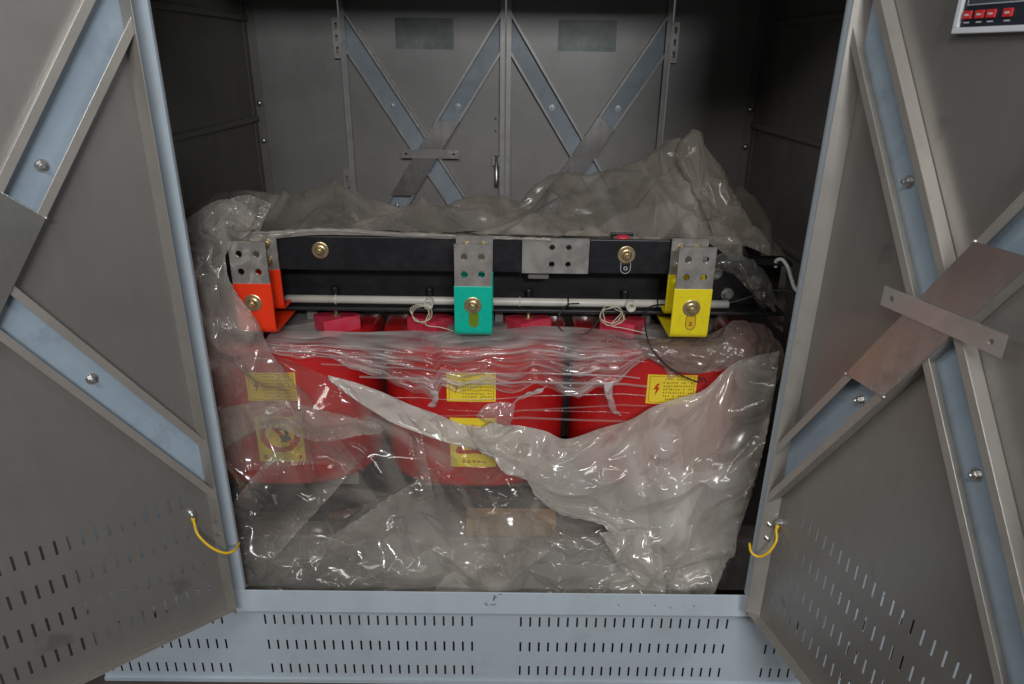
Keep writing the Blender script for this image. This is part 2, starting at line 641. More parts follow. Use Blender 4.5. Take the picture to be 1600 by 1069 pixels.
def slotted(fn, u0, u1, z0, z1, rows, us, sw, sh, name, m, parent, solid=0.0016):
    """sheet with rows of vertical slots punched through; fn(u, z) -> world point"""
    ub = [u0] + sorted([u - sw / 2 for u in us] + [u + sw / 2 for u in us]) + [u1]
    zb = [z0] + sorted([z - sh / 2 for z in rows] + [z + sh / 2 for z in rows]) + [z1]
    slot_u = {i for i in range(len(ub) - 1) if any(abs((ub[i] + ub[i + 1]) / 2 - u) < 1e-4 for u in us)}
    slot_z = {j for j in range(len(zb) - 1) if any(abs((zb[j] + zb[j + 1]) / 2 - z) < 1e-4 for z in rows)}
    V = [fn(u, z) for z in zb for u in ub]
    nu = len(ub)
    F = []
    for j in range(len(zb) - 1):
        for i in range(nu - 1):
            if i in slot_u and j in slot_z:
                continue
            F.append((j * nu + i, j * nu + i + 1, (j + 1) * nu + i + 1, (j + 1) * nu + i))
    return MB().add(V, F).build(name, m, parent, solid=solid)


PITCH_S = 0.0249
ROWS_P = [-0.1, -0.187, -0.272]
us = []
for g0 in (-1.273, -0.610, 0.068, 0.731):
    us += [g0 + PITCH_S * k for k in range(23)]
us = [u for u in us if abs(u) < HW - 0.01]
slotted(lambda u, z: (u, 0.004, z), -HW, HW, FZ, -0.0605, ROWS_P, us, 0.0052, 0.034, 'plinth_panel', 'blue_paint', enc)
mb = MB()
mb.box((-HW, -0.003, FZ), (HW, 0.003, FZ + 0.012))
mb.build('plinth_edge', 'blue_paint', enc)

# posts and fixed side panels of the front
for s in (-1, 1):
    mb = MB()
    mb.box((min(s * 0.65, s * 0.70), 0.0, 0.0005), (max(s * 0.65, s * 0.70), 0.003, ZT))
    mb.box((min(s * 0.65, s * 0.653), 0.003, 0.0005), (max(s * 0.65, s * 0.653), 0.012, ZT))
    mb.build('door_post', 'blue_paint', enc, bevel=0.001)
    mb = MB()
    mb.box((min(s * 0.705, s * HW), 0.004, 0.0005), (max(s * 0.705, s * HW), 0.006, ZT + 0.15))
    mb.build('front_side_panel', 'blue_paint', enc)
mb = MB()
mb.box((-0.70, 0.0005, ZT), (0.70, 0.05, ZT + 0.15))
mb.build('header_panel', 'blue_paint', enc, bevel=0.002)
mb = MB()
mb.box((-HW, 0.0, ZT + 0.15), (HW, DP + 0.06, ZT + 0.165))
mb.build('roof', 'shaded_inner_steel', enc)
mb = MB()
mb.box((-IW, 0.05, -0.20), (IW, DP, -0.19))
mb.build('inner_deck', 'shaded_inner_steel', enc)

nb = thing('neighbour_cabinet', (1.5, 0.02, FZ), 'pale blue neighbouring cabinet front glimpsed through the right door slots', 'cabinet')
mb = MB().box((1.115, 0.004, FZ + 0.001), (1.95, 0.008, -0.062))
mb.box((1.115, 0.002, -0.060), (1.95, 0.008, 0.0))
mb.build('plinth', 'blue_paint', nb, bevel=0.001)
MB().box((1.115, 0.004, 0.002), (1.95, 0.30, 1.9)).build('cabinet_front', 'blue_paint', nb, bevel=0.002)

# side walls with seams and corner posts
for s in (-1, 1):
    mb = MB()
    for z0, z1 in ((FZ, 0.655), (0.66, 1.037), (1.042, 1.418), (1.423, ZT + 0.15)):
        mb.box((min(s * IW, s * (IW + 0.02)), 0.006, z0), (max(s * IW, s * (IW + 0.02)), DP + 0.05, z1))
    w = mb.build('side_wall', 'shaded_inner_steel', enc, bevel=0.001)
    for z in (0.657, 1.040, 1.421):
        mb = MB()
        mb.box((min(s * (IW - 0.012), s * (IW + 0.002)), 0.05, z - 0.010), (max(s * (IW - 0.012), s * (IW + 0.002)), DP, z + 0.010))
        mb.build('seam_rail', 'shaded_inner_steel', w, bevel=0.003)
    mb = MB()
    mb.box((min(s * (IW - 0.035), s * (IW - 0.0005)), DP - 0.004, -0.19), (max(s * (IW - 0.035), s * (IW - 0.0005)), DP - 0.0005, ZT))
    mb.box((min(s * (IW - 0.004), s * (IW - 0.001)), DP - 0.045, -0.19), (max(s * (IW - 0.004), s * (IW - 0.001)), DP - 0.0045, ZT))
    mb.build('corner_angle', 'shaded_inner_steel', enc)
    for z in (1.10, 0.95):
        mb = MB()
        mb.lathe((s * (IW - 0.02), DP - 0.0045, z), (0, -1, 0), [(0.012, 0), (0.012, 0.006), (0.008, 0.012), (0, 0.012)], 12)
        mb.build('bolt', 'zinc', enc)

# rear wall: fixed side panels and head
for s in (-1, 1):
    mb = MB()
    mb.box((min(s * 0.672, s * (IW + 0.02)), DP, FZ), (max(s * 0.672, s * (IW + 0.02)), DP + 0.01, ZT + 0.15))
    mb.build('rear_side_panel', 'rear_steel', enc)
    # slotted hanger strips beside the rear doors
    for zc, h, nh in ((1.352, 0.150, 3), (0.806, 0.085, 1)):
        holes = [[(-0.004, y - 0.012), (0.006, y - 0.012), (0.006, y + 0.012), (-0.004, y + 0.012)]
                 for y in ([-0.045, 0.0, 0.045] if nh == 3 else [-0.01])]
        V, F = outline_mesh([[(-0.016, -h / 2), (0.016, -h / 2), (0.016, h / 2), (-0.016, h / 2)]] + holes, 0.004)
        mb = MB().add([(s * 0.675 + x * s, DP - 0.022 + z, zc + y) for x, y, z in V], F)
        mb.build('slotted_strip', 'galvanised', enc)
        for k in (-1, 1):
            mb = MB().box((s * 0.675 - 0.01, DP - 0.0185, zc + k * h * 0.44 - 0.005), (s * 0.675 + 0.01, DP - 0.0005, zc + k * h * 0.44 + 0.005))
            mb.build('strip_foot', 'galvanised', enc)
mb = MB()
mb.box((-0.672, DP, ZT), (0.672, DP + 0.01, ZT + 0.15))
mb.build('rear_header', 'sheet_steel', enc)

# ---------------------------------------------------------------- doors (one design, four leaves)
SL = 1.54
UC, ZC = 0.327, 0.900
COSA = 1 / math.sqrt(1 + SL * SL)


def make_door(h, U, Nn, plate_up, extra, name='door', label=None):
    """u runs from the hinge to the free edge, off stands up from the inner face, z is height"""
    h, U, Nn = [np.array(x, float) for x in (h, U, Nn)]

    def P(u, off, z):
        return h + U * u + Nn * off + np.array([0, 0, z])
    DWD, DB, DTOP = 0.652, -0.017, ZT - 0.01
    if extra == 'slots':
        d = slotted(lambda u, z: P(u, 0, z), 0, DWD, DB, DTOP, [0.331, 0.244, 0.157, 0.070],
                    [0.046 + PITCH_S * k for k in range(23)], 0.0052, 0.036, name, 'sheet_steel', enc)
    else:
        # a window is cut into the rear leaves
        a, b, c, e = 0.213, 0.447, 1.315, 1.430
        ub, zb = [0, a, b, DWD], [DB, c, e, DTOP]
        V = [P(u, 0, z) for z in zb for u in ub]
        F = [(j * 4 + i, j * 4 + i + 1, j * 4 + i + 5, j * 4 + i + 4) for j in range(3) for i in range(3) if (i, j) != (1, 1)]
        d = MB().add(V, F).build(name, 'rear_steel', enc, solid=0.0016)
    if label:
        d['label'] = label

    def bx(name, m, u0, u1, o0, o1, z0, z1, parent=d, bevel=0.0):
        b_ = MB().quadbox(P(u0, o0, z0), U * (u1 - u0), Nn * (o1 - o0), (0, 0, z1 - z0))
        return b_.build(name, m, parent, bevel=bevel)
    if extra != 'slots':
        bx('return_lip', 'rear_lip', 0.0, 0.020, 0.0355, 0.0370, DB, DTOP)
        bx('return_lip', 'rear_lip', DWD - 0.017, DWD + 0.002, 0.0355, 0.0370, DB, DTOP)
        bx('window_pane', 'window_glass', 0.209, 0.451, -0.008, -0.0035, 1.311, 1.434)
    # folded lips round the leaf
    MB().prism([P(0.012, 0.001, DB), P(0.0135, 0.001, DB), P(0.0015, 0.035, DB + 0.001), P(0.0, 0.035, DB + 0.001)], (0, 0, DTOP - DB)).build('hinge_lip', 'lip_steel', d, bevel=0.0004)
    MB().prism([P(0.014, 0.001, DB - 0.001), P(0.014, 0.001, DB + 0.0008), P(0.002, 0.035, DB + 0.014), P(0.002, 0.035, DB + 0.0125)], U * (DWD - 0.016)).build('bottom_lip', 'lip_steel', d, bevel=0.0004)
    bx('free_lip', 'lip_steel', DWD - 0.0008, DWD + 0.001, 0.001, 0.035, DB, DTOP, bevel=0.0005)
    bx('top_lip', 'lip_steel', 0.001, DWD - 0.002, 0.001, 0.035, DTOP - 0.001, DTOP + 0.001)
    # brace channels of the X
    HWD, LIP, HT = 0.043, 0.015 if extra == 'slots' else 0.010, 0.030

    def seg(sg, u0, u1, e0, e1, o0, o1):
        """piece of a channel: sg=+1 rises towards the free edge; e = offset across; u0/u1 None = mitred to the other channel"""
        def z(u, e):
            return ZC + sg * SL * (u - UC) + e / COSA

        def end(u, e, lo):
            if u is not None:
                return u
            eb = -sg * HWD if lo else sg * HWD
            return UC + (eb - e) / (2 * COSA * sg * SL)
        return [P(end(u, e, lo), o, z(end(u, e, lo), e)) for (u, lo, e, o) in
                ((u0, False, e0, o0), (u1, True, e0, o0), (u1, True, e1, o0), (u0, False, e1, o0),
                 (u0, False, e0, o1), (u1, True, e0, o1), (u1, True, e1, o1), (u0, False, e1, o1))]
    BF = [(0, 3, 2, 1), (4, 5, 6, 7), (0, 1, 5, 4), (1, 2, 6, 5), (2, 3, 7, 6), (3, 0, 4, 7)]

    def channel(sg, u0, u1, dh):
        c = MB()
        c.add(seg(sg, u0, u1, -HWD, -HWD + 0.0016, 0.002, HT + dh), BF)
        c.add(seg(sg, u0, u1, HWD - 0.0016, HWD, 0.002, HT + dh), BF)
        c.add(seg(sg, u0, u1, -HWD - 0.0006, -HWD + LIP, HT + dh, HT + dh + 0.0016), BF)
        c.add(seg(sg, u0, u1, HWD - LIP, HWD + 0.0006, HT + dh, HT + dh + 0.0016), BF)
        ch = c.build('brace_channel', 'lip_steel' if extra == 'slots' else 'rear_lip', d, bevel=0.0005)
        b_ = MB().add(seg(sg, u0, u1, -HWD + 0.002, HWD - 0.002, 0.0024, 0.004), BF)
        b_.build('brace_web', 'blue_film' if extra == 'slots' else 'rear_web_shaded', d)
        return ch
    up = plate_up
    channel(up, 0.003, 0.648, 0.0)
    channel(-up, 0.003, None, -0.0022)
    channel(-up, None, 0.648, -0.0022)
    # welded cover plate over the crossing
    zl, zh = (0.73, 1.04) if up > 0 else (0.75, 1.05)

    def pc(z, e, skew):
        u = UC + up * (z - ZC - e / COSA) / SL
        return u
    o0, o1 = 0.0322, 0.0340
    if up > 0:
        poly = [(pc(zl, HWD, 0), zl), (pc(zl, -HWD, 0), zl), (pc(zh, -HWD, 0), zh), (pc(zh, HWD, 0), zh)]
    else:
        poly = [(pc(0.77, HWD, 0), 0.77), (pc(0.72, -HWD, 0), 0.72), (pc(1.012, -HWD, 0), 1.012), (pc(1.072, HWD, 0), 1.072)]
    MB().prism([P(u, o0, z) for u, z in poly], Nn * (o1 - o0)).build('cover_plate', 'stainless', d, bevel=0.0006)
    # weld beads
    for (u, z) in poly:
        MB().lathe(P(u, 0.0342, z), Nn, [(0.0035, -0.002), (0.003, 0.001), (0.0, 0.002)], 8).build('weld_bead', 'zinc', d)
    # flat bar across
    if up < 0:
        bar_on = False
    else:
        bar_on = True
    uL, uH, zb0, zb1 = 0.218, 0.464, 0.889, 0.925
    V, F = outline_mesh([[(uL, zb0), (uH, zb0), (uH, zb1), (uL, zb1)], circle(uL + 0.022, 0.907, 0.005, 12),
                         circle(uH - 0.022, 0.907, 0.005, 12)], 0.002)
    if bar_on:
        MB().add([P(x, 0.0362 + z, y) for x, y, z in V], F).build('flat_bar', 'bar_steel', d, bevel=0.0004)
    # bolts through the webs
    for u, z in ((0.187, 1.099), (0.187, 0.681), (0.455, 0.681), (0.462, 1.099)):
        b_ = MB()
        b_.lathe(P(u, 0.004, z), Nn, [(0.0115, 0), (0.0115, 0.0018), (0.0, 0.0018)], 18, False)
        b_.lathe(P(u, 0.0058, z), Nn, [(0.0078, 0), (0.0078, 0.006), (0.0066, 0.007), (0.0, 0.007)], 6, False)
        b_.lathe(P(u, 0.0128, z), Nn, [(0.0042, 0), (0.0042, 0.006), (0.003, 0.0075), (0, 0.0075)], 10, False)
        b_.build('bolt', 'zinc', d)
    return d, P


s48, c48 = math.sin(rad(48.5)), math.cos(rad(48.5))
s14, c14 = math.sin(rad(14)), math.cos(rad(14))
dL, PL = make_door((-0.67, -0.04, 0), (-s48, -c48, 0), (c48, -s48, 0), -1, 'slots', label='left front door leaf swung wide open, yellow earth wire at its hinge')
dR, PR = make_door((0.67, -0.04, 0), (s14, -c14, 0), (-c14, -s14, 0), 1, 'slots', label='right front door leaf with temperature controller, standing open')
dBL, PBL = make_door((-0.657, DP, 0), (1, 0, 0), (0, -1, 0), 1, 'window', label='rear left door leaf seen through the cabinet')
dBR, PBR = make_door((0.657, DP, 0), (-1, 0, 0), (0, -1, 0), -1, 'window', label='rear right door leaf seen through the cabinet')
# latch on the rear doors
mb = MB()
mb.tube([PBL(0.622, 0.03, 0.905), PBL(0.622, 0.03, 0.80), PBL(0.622, 0.036, 0.775)], 0.008, 10)
mb.tube([PBL(0.640, 0.03, 0.87), PBL(0.640, 0.03, 0.79)], 0.006, 10)
mb.quadbox(PBL(0.605, 0.024, 0.862), (0.05, 0, 0), (0, -0.004, 0), (0, 0, 0.035))
mb.build('latch', 'zinc', dBL)
for z in (1.05, 1.00):
    MB().lathe(PBL(0.617, 0.001, z), (0, -1, 0), [(0.004, 0), (0.004, 0.001), (0, 0.001)], 10).build('screw', 'ink', dBL)

# black boxes standing in for dark lip notches, and bolts, at the front hinges
for d, P in ((dL, PL), (dR, PR)):
    b = MB()
    b.quadbox(P(0.0012, 0.006, 0.205), (np.array(P(1, 0, 0)) - P(0, 0, 0)) * 0.002,
              (np.array(P(0, 1, 0)) - P(0, 0, 0)) * 0.022, (0, 0, 0.05))
    b.build('hinge_notch', 'black_paint', d, bevel=0.0005)
    for z in (0.262, 0.222):
        Uv = np.array(P(1, 0, 0)) - P(0, 0, 0)
        MB().lathe(P(0.003, 0.017, z), Uv, [(0.0075, 0), (0.0075, 0.004), (0.004, 0.004), (0.004, 0.012), (0, 0.012)], 10).build('bolt', 'zinc', d)


def spline(pts, n=8):
    """Catmull-Rom through 3-D points"""
    P = [np.array(p, float) for p in pts]
    P = [2 * P[0] - P[1]] + P + [2 * P[-1] - P[-2]]
    out = []
    for i in range(1, len(P) - 2):
        for k in range(n):
            t = k / n
            a, b, c, d = P[i - 1:i + 3]
            out.append(0.5 * (2 * b + (c - a) * t + (2 * a - 5 * b + 4 * c - d) * t * t + (3 * b - a - 3 * c + d) * t ** 3))
    out.append(P[-2])
    return out


# yellow earth wires from each front door to the frame
def earth_wire(P, lug, path, lab):
    U_, N_ = np.array(P(1, 0, 0)) - P(0, 0, 0), np.array(P(0, 1, 0)) - P(0, 0, 0)
    lp = P(lug[0], 0.008, lug[1])
    pts = [lp, lp + N_ * 0.002 + np.array([0, 0, -0.016])] + [at(*q) for q in path]
    b = MB().tube(spline(pts, 6), 0.0030, 10)
    w = b.build('earth_wire', 'wire_yellow', enc)
    w['label'] = lab
    b = MB()
    b.lathe(P(lug[0], 0.001, lug[1]), N_, [(0.011, 0), (0.011, 0.002), (0.008, 0.002), (0.008, 0.008), (0.004, 0.008), (0.004, 0.014), (0, 0.014)], 12, False)
    b.build('lug_bolt', 'zinc', w)
    b = MB().tube([lp + np.array([0, 0, -0.006]), lp + np.array([0, 0, -0.020])], [0.0048, 0.0042], 10)
    b.build('cable_lug', 'wire_yellow', w)


earth_wire(PL, (0.053, 0.291), [(309, 835, -0.10), (328, 854, -0.105), (350, 864, -0.10), (367, 860, -0.08), (374, 848, -0.04)],
           'yellow earth wire at the left front door')
earth_wire(PR, (0.025, 0.277), [(1213, 845, -0.085), (1201, 863, -0.09), (1186, 870, -0.08), (1174, 863, -0.07), (1171, 849, -0.05)],
           'yellow earth wire at the right front door')

# temperature controller set in the right door
ct = MB()
u0, u1, z0, z1 = 0.213, 0.374, 1.330, 1.412
bz = 0.0085
U_, N_ = np.array([s14, -c14, 0]), np.array([-c14, -s14, 0])
for a, b_, c_, d_ in ((u0, u1, z0, z0 + bz), (u0, u1, z1 - bz, z1), (u0, u0 + bz, z0 + bz, z1 - bz), (u1 - bz, u1, z0 + bz, z1 - bz)):
    ct.quadbox(PR(a, 0.002, c_), U_ * (b_ - a), N_ * 0.012, (0, 0, d_ - c_))
ctrl = ct.build('temperature_controller', 'bezel', enc, bevel=0.001)
ctrl['label'] = 'temperature controller with red buttons on the right door'
MB().quadbox(PR(u0 + bz + 0.0003, 0.002, z0 + bz + 0.0003), U_ * (u1 - u0 - 2 * bz - 0.0006), N_ * 0.007, (0, 0, z1 - z0 - 2 * bz - 0.0006)).build('face', 'panel_face', ctrl)
# display window with a thin white frame and dark digits
du0, du1, dz0, dz1 = u0 + 0.016, u0 + 0.112, z0 + 0.040, z1 - 0.013
MB().quadbox(PR(du0, 0.0091, dz0), U_ * (du1 - du0), N_ * 0.0006, (0, 0, dz1 - dz0)).build('display', 'display', ctrl)
b = MB()
for a, b_, c_, d_ in ((du0 - .001, du1 + .001, dz0 - .001, dz0), (du0 - .001, du1 + .001, dz1, dz1 + .001), (du0 - .001, du0, dz0, dz1), (du1, du1 + .001, dz0, dz1)):
    b.quadbox(PR(a, 0.0091, c_), U_ * (b_ - a), N_ * 0.0008, (0, 0, d_ - c_))
b.build('display_frame', 'print_grey', ctrl)
V, F = text_mesh('8888', 0.026)
MB().add([PR((du0 + du1) / 2 + x * 1.1, 0.0100, (dz0 + dz1) / 2 + y) for x, y, z in V], F).build('digits', 'display_digit', ctrl)
V, F = text_mesh('\u00b0C', 0.012)
MB().add([PR(du1 + 0.014 + x, 0.0094, dz1 - 0.008 + y - 0.012) for x, y, z in V], F).build('unit_mark', 'print_grey', ctrl)
for k, cx in enumerate((0.020, 0.042, 0.062, 0.090)):
    b = MB().quadbox(PR(u0 + cx - 0.008, 0.0091, z0 + 0.020), U_ * 0.016, N_ * 0.003, (0, 0, 0.0115))
    b.build('button', 'button_red', ctrl, bevel=0.0012)
    b = MB().quadbox(PR(u0 + cx - 0.004, 0.01225, z0 + 0.0245), U_ * 0.008, N_ * 0.0002, (0, 0, 0.0025))
    b.build('button_mark', 'print_grey', ctrl)
    b = MB().quadbox(PR(u0 + cx - 0.005, 0.0091, z0 + 0.0145), U_ * 0.010, N_ * 0.0003, (0, 0, 0.0016))
    b.build('caption', 'print_grey', ctrl)

# ------------------------------------------------------------------ transformer
tr = thing('dry_transformer', (-0.07, 0.48, -0.19), 'dry type transformer with three red coils wrapped in torn plastic', 'transformer')
CXS = (-0.612, -0.070, 0.472)
CY, RX, RY = 0.485, 0.262, 0.255
CZ0, CZ1 = 0.165, 0.585


SE = 2.7            # squareness of the coil's plan


def coil_pt(ci, a, z, lift):
    t = min(abs(a) / RX, 0.999)
    return (CXS[ci] + a, CY - (RY * (1 - t ** SE) ** (1 / SE) + lift), z)


def sq(c, e=2 / 2.7):
    return math.copysign(abs(c) ** e, c)


coils = []
for ci, cx in enumerate(CXS):
    prof = [(0.62, CZ0), (0.96, CZ0), (0.985, CZ0 + 0.006), (1.0, CZ0 + 0.02), (1.0, CZ0 + 0.14), (1.0, CZ0 + 0.28), (1.0, CZ1 - 0.02),
            (0.985, CZ1 - 0.006), (0.96, CZ1), (0.62, CZ1), (0.62, CZ0)]
    n = 120
    V = [(cx + RX * r * sq(math.cos(2 * math.pi * i / n)), CY + RY * r * sq(math.sin(2 * math.pi * i / n)), z) for r, z in prof for i in range(n)]
    F = [(j * n + i, j * n + (i + 1) % n, (j + 1) * n + (i + 1) % n, (j + 1) * n + i) for j in range(len(prof) - 1) for i in range(n)]
    c = MB().add(V, F, True).build('coil', 'coil_red', tr)
    c['label'] = ('red resin coil under the red terminal', 'red resin coil under the green terminal', 'red resin coil under the yellow terminal')[ci]
    coils.append(c)
    # inner low-voltage winding and core limb
    V = [(cx + 0.15 * math.cos(2 * math.pi * i / 40), CY + 0.15 * math.sin(2 * math.pi * i / 40), z) for z in (CZ0 - 0.02, CZ1 + 0.02) for i in range(40)]
    F = [(i, (i + 1) % 40, 40 + (i + 1) % 40, 40 + i) for i in range(40)] + [tuple(range(40))[::-1], tuple(range(40, 80))]
    MB().add(V, F).build('inner_winding', 'grey_board', tr)

# core yokes and clamps
mb = MB()
for k, (w, hh) in enumerate(((0.06, 0.20), (0.10, 0.18), (0.13, 0.15))):
    mb.box((-0.76 + 0.002 * k, CY - w / 2, 0.70 - hh / 2), (0.62 + 0.002 * k, CY + w / 2, 0.70 + hh / 2))
mb.build('upper_yoke', 'black_paint', tr)
mb = MB()
mb.box((-0.76, CY - 0.06, -0.03), (0.62, CY + 0.06, 0.12))
mb.build('lower_yoke', 'black_paint', tr)
XL, XR = -0.70, 0.765
for nm, Yw, Yf in (('front_upper_clamp', 0.402, 0.325), ('rear_upper_clamp', 0.568, 0.645)):
    mb = MB()
    ya, yb = min(Yw, Yf), max(Yw, Yf)
    mb.box((XL, Yw - 0.004, 0.665), (XR, Yw + 0.004, 0.793))
    mb.box((XL, ya, 0.655), (XR, yb, 0.664))
    mb.box((XL, ya, 0.7935), (XR, yb, 0.8015))
    mb.build('upper_clamp', 'black_paint', tr, bevel=0.002)
for x0, z in ((0.588, 0.752), (0.626, 0.693), (0.70, 0.735)):
    b = MB()
    b.lathe((x0, 0.397, z), (0, -1, 0), [(0.017, 0), (0.017, 0.004), (0.0, 0.004)], 18, False)
    b.lathe((x0, 0.393, z), (0, -1, 0), [(0.012, 0), (0.012, 0.010), (0.010, 0.012), (0, 0.012)], 6, False)
    b.build('clamp_bolt', 'galvanised', tr)
for nm, Yw, Yf in (('f', 0.36, 0.28), ('r', 0.60, 0.68)):
    mb = MB()
    ya, yb = min(Yw, Yf), max(Yw, Yf)
    mb.box((-0.74, Yw - 0.004, -0.02), (0.70, Yw + 0.004, 0.115))
    mb.box((-0.74, ya, -0.030), (0.70, yb, -0.0205))
    mb.box((-0.74, ya, 0.1155), (0.70, yb, 0.124))
    mb.build('lower_clamp', 'black_paint', tr, bevel=0.002)
# base rails carrying the transformer
for xr in (-0.52, 0.38):
    mb = MB().box((xr - 0.05, 0.10, -0.19), (xr + 0.05, 0.90, -0.0305))
    mb.build('base_rail', 'black_paint', tr, bevel=0.003)
mb = MB()
mb.box((-0.80, 0.16, -0.125), (0.75, 0.168, 0.045))
mb.box((-0.80, 0.1685, 0.037), (0.75, 0.235, 0.045))
mb.build('base_channel', 'galvanised', tr, bevel=0.002)
for x0 in (-0.45, -0.19, 0.08, 0.345):
    b = MB().box((x0 - 0.045, 0.30, 0.125), (x0 + 0.045, 0.40, CZ0))
    b.build('foot_block', 'grey_board', tr, bevel=0.003)

# coil end blocks with their clamping studs
for x0, rot in ((-0.448, 0.62), (-0.190, -0.62), (0.080, 0.62), (0.342, -0.62)):
    c, s = math.cos(rot), math.sin(rot)

    def q(x, y, z):
        return (x0 + c * x - s * y, 0.375 + s * x + c * y, z)
    b = MB().prism([q(-0.052, -0.040, CZ1 + 0.0003), q(0.052, -0.040, CZ1 + 0.0003), q(0.052, 0.040, CZ1 + 0.0003), q(-0.052, 0.040, CZ1 + 0.0003)], (0, 0, 0.042))
    k = b.build('end_block', 'block_red', tr, bevel=0.0025)
    b = MB().lathe((x0, 0.372, CZ1 + 0.0425), (0, 0, 1), [(0.014, 0), (0.014, 0.003), (0.005, 0.003), (0.005, 0.030), (0, 0.030)], 12, False)
    b.build('stud', 'zinc_gold', k)
    b = MB().lathe((x0, 0.382, 0.6645), (0, 0, 1), [(0.010, 0.0), (0.010, 0.037), (0.009, 0.040), (0, 0.040)], 12, False)
    b.build('stud_cap', 'black_paint', k)

# grey lead plates behind the terminals
for x0, x1 in ((-0.535, -0.505), (-0.012, 0.010), (0.395, 0.420)):
    MB().box((x0, 0.392, 0.586), (x1, 0.396, 0.652)).build('lead_plate', 'grey_board', tr, bevel=0.001)

# neutral bar in black sleeve with a bare tinned section
BY = 0.295
MB().box((-0.585, BY, 0.776), (0.058, BY + 0.010, 0.8655)).build('neutral_bar', 'black_sleeve', tr, bevel=0.003)
MB().box((0.2285, BY, 0.776), (0.470, BY + 0.010, 0.8655)).build('neutral_bar', 'black_sleeve', tr, bevel=0.003)


def vplate(w, h, holes, thick, cx, Y, cz, name, m, parent, bevel=0.0006, r=0.0):
    ol = [(-w / 2, -h / 2), (w / 2, -h / 2), (w / 2, h / 2), (-w / 2, h / 2)]
    V, F = outline_mesh([ol] + [circle(x, y, rr, 18) for x, y, rr in holes], thick)
    return MB().add([(cx + x, Y - z, cz + y) for x, y, z in V], F).build(name, m, parent, bevel=bevel)


H4 = [(-0.021, 0.023, 0.0085), (0.021, 0.023, 0.0085), (-0.021, -0.021, 0.0085), (0.021, -0.021, 0.0085)]
bare = vplate(0.170, 0.090, [(x * 1.0 + 0.012, y, 0.0075) for x, y, _ in H4], 0.012, 0.1433, BY + 0.0045, 0.8205, 'bare_section', 'tin_plate', tr)
MB().box((0.075, BY + 0.03, 0.75), (0.13, BY + 0.06, 0.775)).build('bar_support', 'grey_board', tr, bevel=0.003)


def hexbolt(name, c, axis, R, parent, m='zinc_gold', studlen=0.006):
    b = MB()
    b.lathe(c, axis, [(R, 0), (R, 0.0022), (R * 0.93, 0.003), (0, 0.003)], 28, False)
    w = b.build('washer', m, parent)
    c2 = np.array(c) + np.array(axis) * 0.003
    b = MB()
    b.lathe(c2, axis, [(R * 0.60, 0), (R * 0.60, 0.002), (R * 0.50, 0.003)], 20, False)
    b.lathe(c2 + np.array(axis) * 0.003, axis, [(R * 0.50, 0), (R * 0.50, 0.007), (R * 0.42, 0.009), (0, 0.009)], 6, False)
    b.lathe(c2 + np.array(axis) * 0.012, axis, [(R * 0.26, 0), (R * 0.26, studlen), (R * 0.2, studlen + 0.002), (0, studlen + 0.002)], 12, False)
    return b.build(name, m, parent)


hexbolt('bar_bolt', (-0.454, BY - 0.0005, 0.829), (0, -1, 0), 0.0215, tr)
hexbolt('bar_bolt', (0.3235, BY - 0.0005, 0.827), (0, -1, 0), 0.0225, tr)
# phase marks: letter in a slot shaped frame


def slot_mark(cx, Y, cz, w, h, letter, fill, line, parent):
    if fill:
        V, F = outline_mesh([stadium(0, 0, w, h)], 0.0004)
        MB().add([(cx + x, Y - z, cz + y) for x, y, z in V], F).build('mark_field', fill, parent)
    V, F = outline_mesh([stadium(0, 0, w, h), stadium(0, 0, w - 0.0026, h - 0.0026)], 0.0004)
    MB().add([(cx + x, Y - 0.0006 - z, cz + y) for x, y, z in V], F).build('mark_outline', line, parent)
    V, F = text_mesh(letter, 0.021)
    MB().add([(cx + x, Y - 0.0012, cz + y - 0.004) for x, y, z in V], F).build('letter', line, parent)


slot_mark(0.3235, BY - 0.0009, 0.797, 0.026, 0.040, 'o', None, 'print_grey', tr)
# small black bracket with red insulator behind the bar
MB().box((0.287, BY + 0.050, 0.84), (0.347, BY + 0.056, 0.872)).build('bar_bracket', 'black_paint', tr, bevel=0.003)
MB().lathe((0.316, BY + 0.031, 0.852), (0, 0, 1), [(0.018, 0), (0.018, 0.012), (0.015, 0.018), (0, 0.019)], 20).build('insulator', 'block_red', tr)
# rail on which the bar stands
for x0 in (-0.454, 0.3235):
    MB().box((x0 - 0.012, BY + 0.0105, 0.80), (x0 + 0.012, 0.400, 0.816)).build('bar_spacer', 'block_red', tr)

# three phase terminals: a folded copper strap, painted, with bare tinned contact plates
T = 0.007


def fold(path, width, thick, cx):
    """strap of given thickness swept along a (Y, Z) path, width along X"""
    P2 = [np.array(p, float) for p in path]
    nn = []
    for i in range(len(P2)):
        a, b = P2[max(i - 1, 0)], P2[min(i + 1, len(P2) - 1)]
        d = (b - a) / (np.linalg.norm(b - a) + 1e-12)
        nn.append(np.array([-d[1], d[0]]))
    A = [p + n_ * thick / 2 for p, n_ in zip(P2, nn)]
    B = [p - n_ * thick / 2 for p, n_ in zip(P2, nn)]
    V = []
    for a, b in zip(A, B):
        V += [(cx - width / 2, a[0], a[1]), (cx + width / 2, a[0], a[1]), (cx + width / 2, b[0], b[1]), (cx - width / 2, b[0], b[1])]
    F = [(0, 1, 2, 3)]
    for i in range(len(A) - 1):
        k = i * 4
        F += [(k + j, k + 4 + j, k + 4 + (j + 1) % 4, k + (j + 1) % 4) for j in range(4)]
    k = (len(A) - 1) * 4
    F.append((k + 3, k + 2, k + 1, k))
    return MB().add(V, F)


def arc(cy, cz, r, a0, a1, n=7):
    return [(cy + r * math.cos(rad(a0 + (a1 - a0) * i / n)), cz + r * math.sin(rad(a0 + (a1 - a0) * i / n))) for i in range(n + 1)]


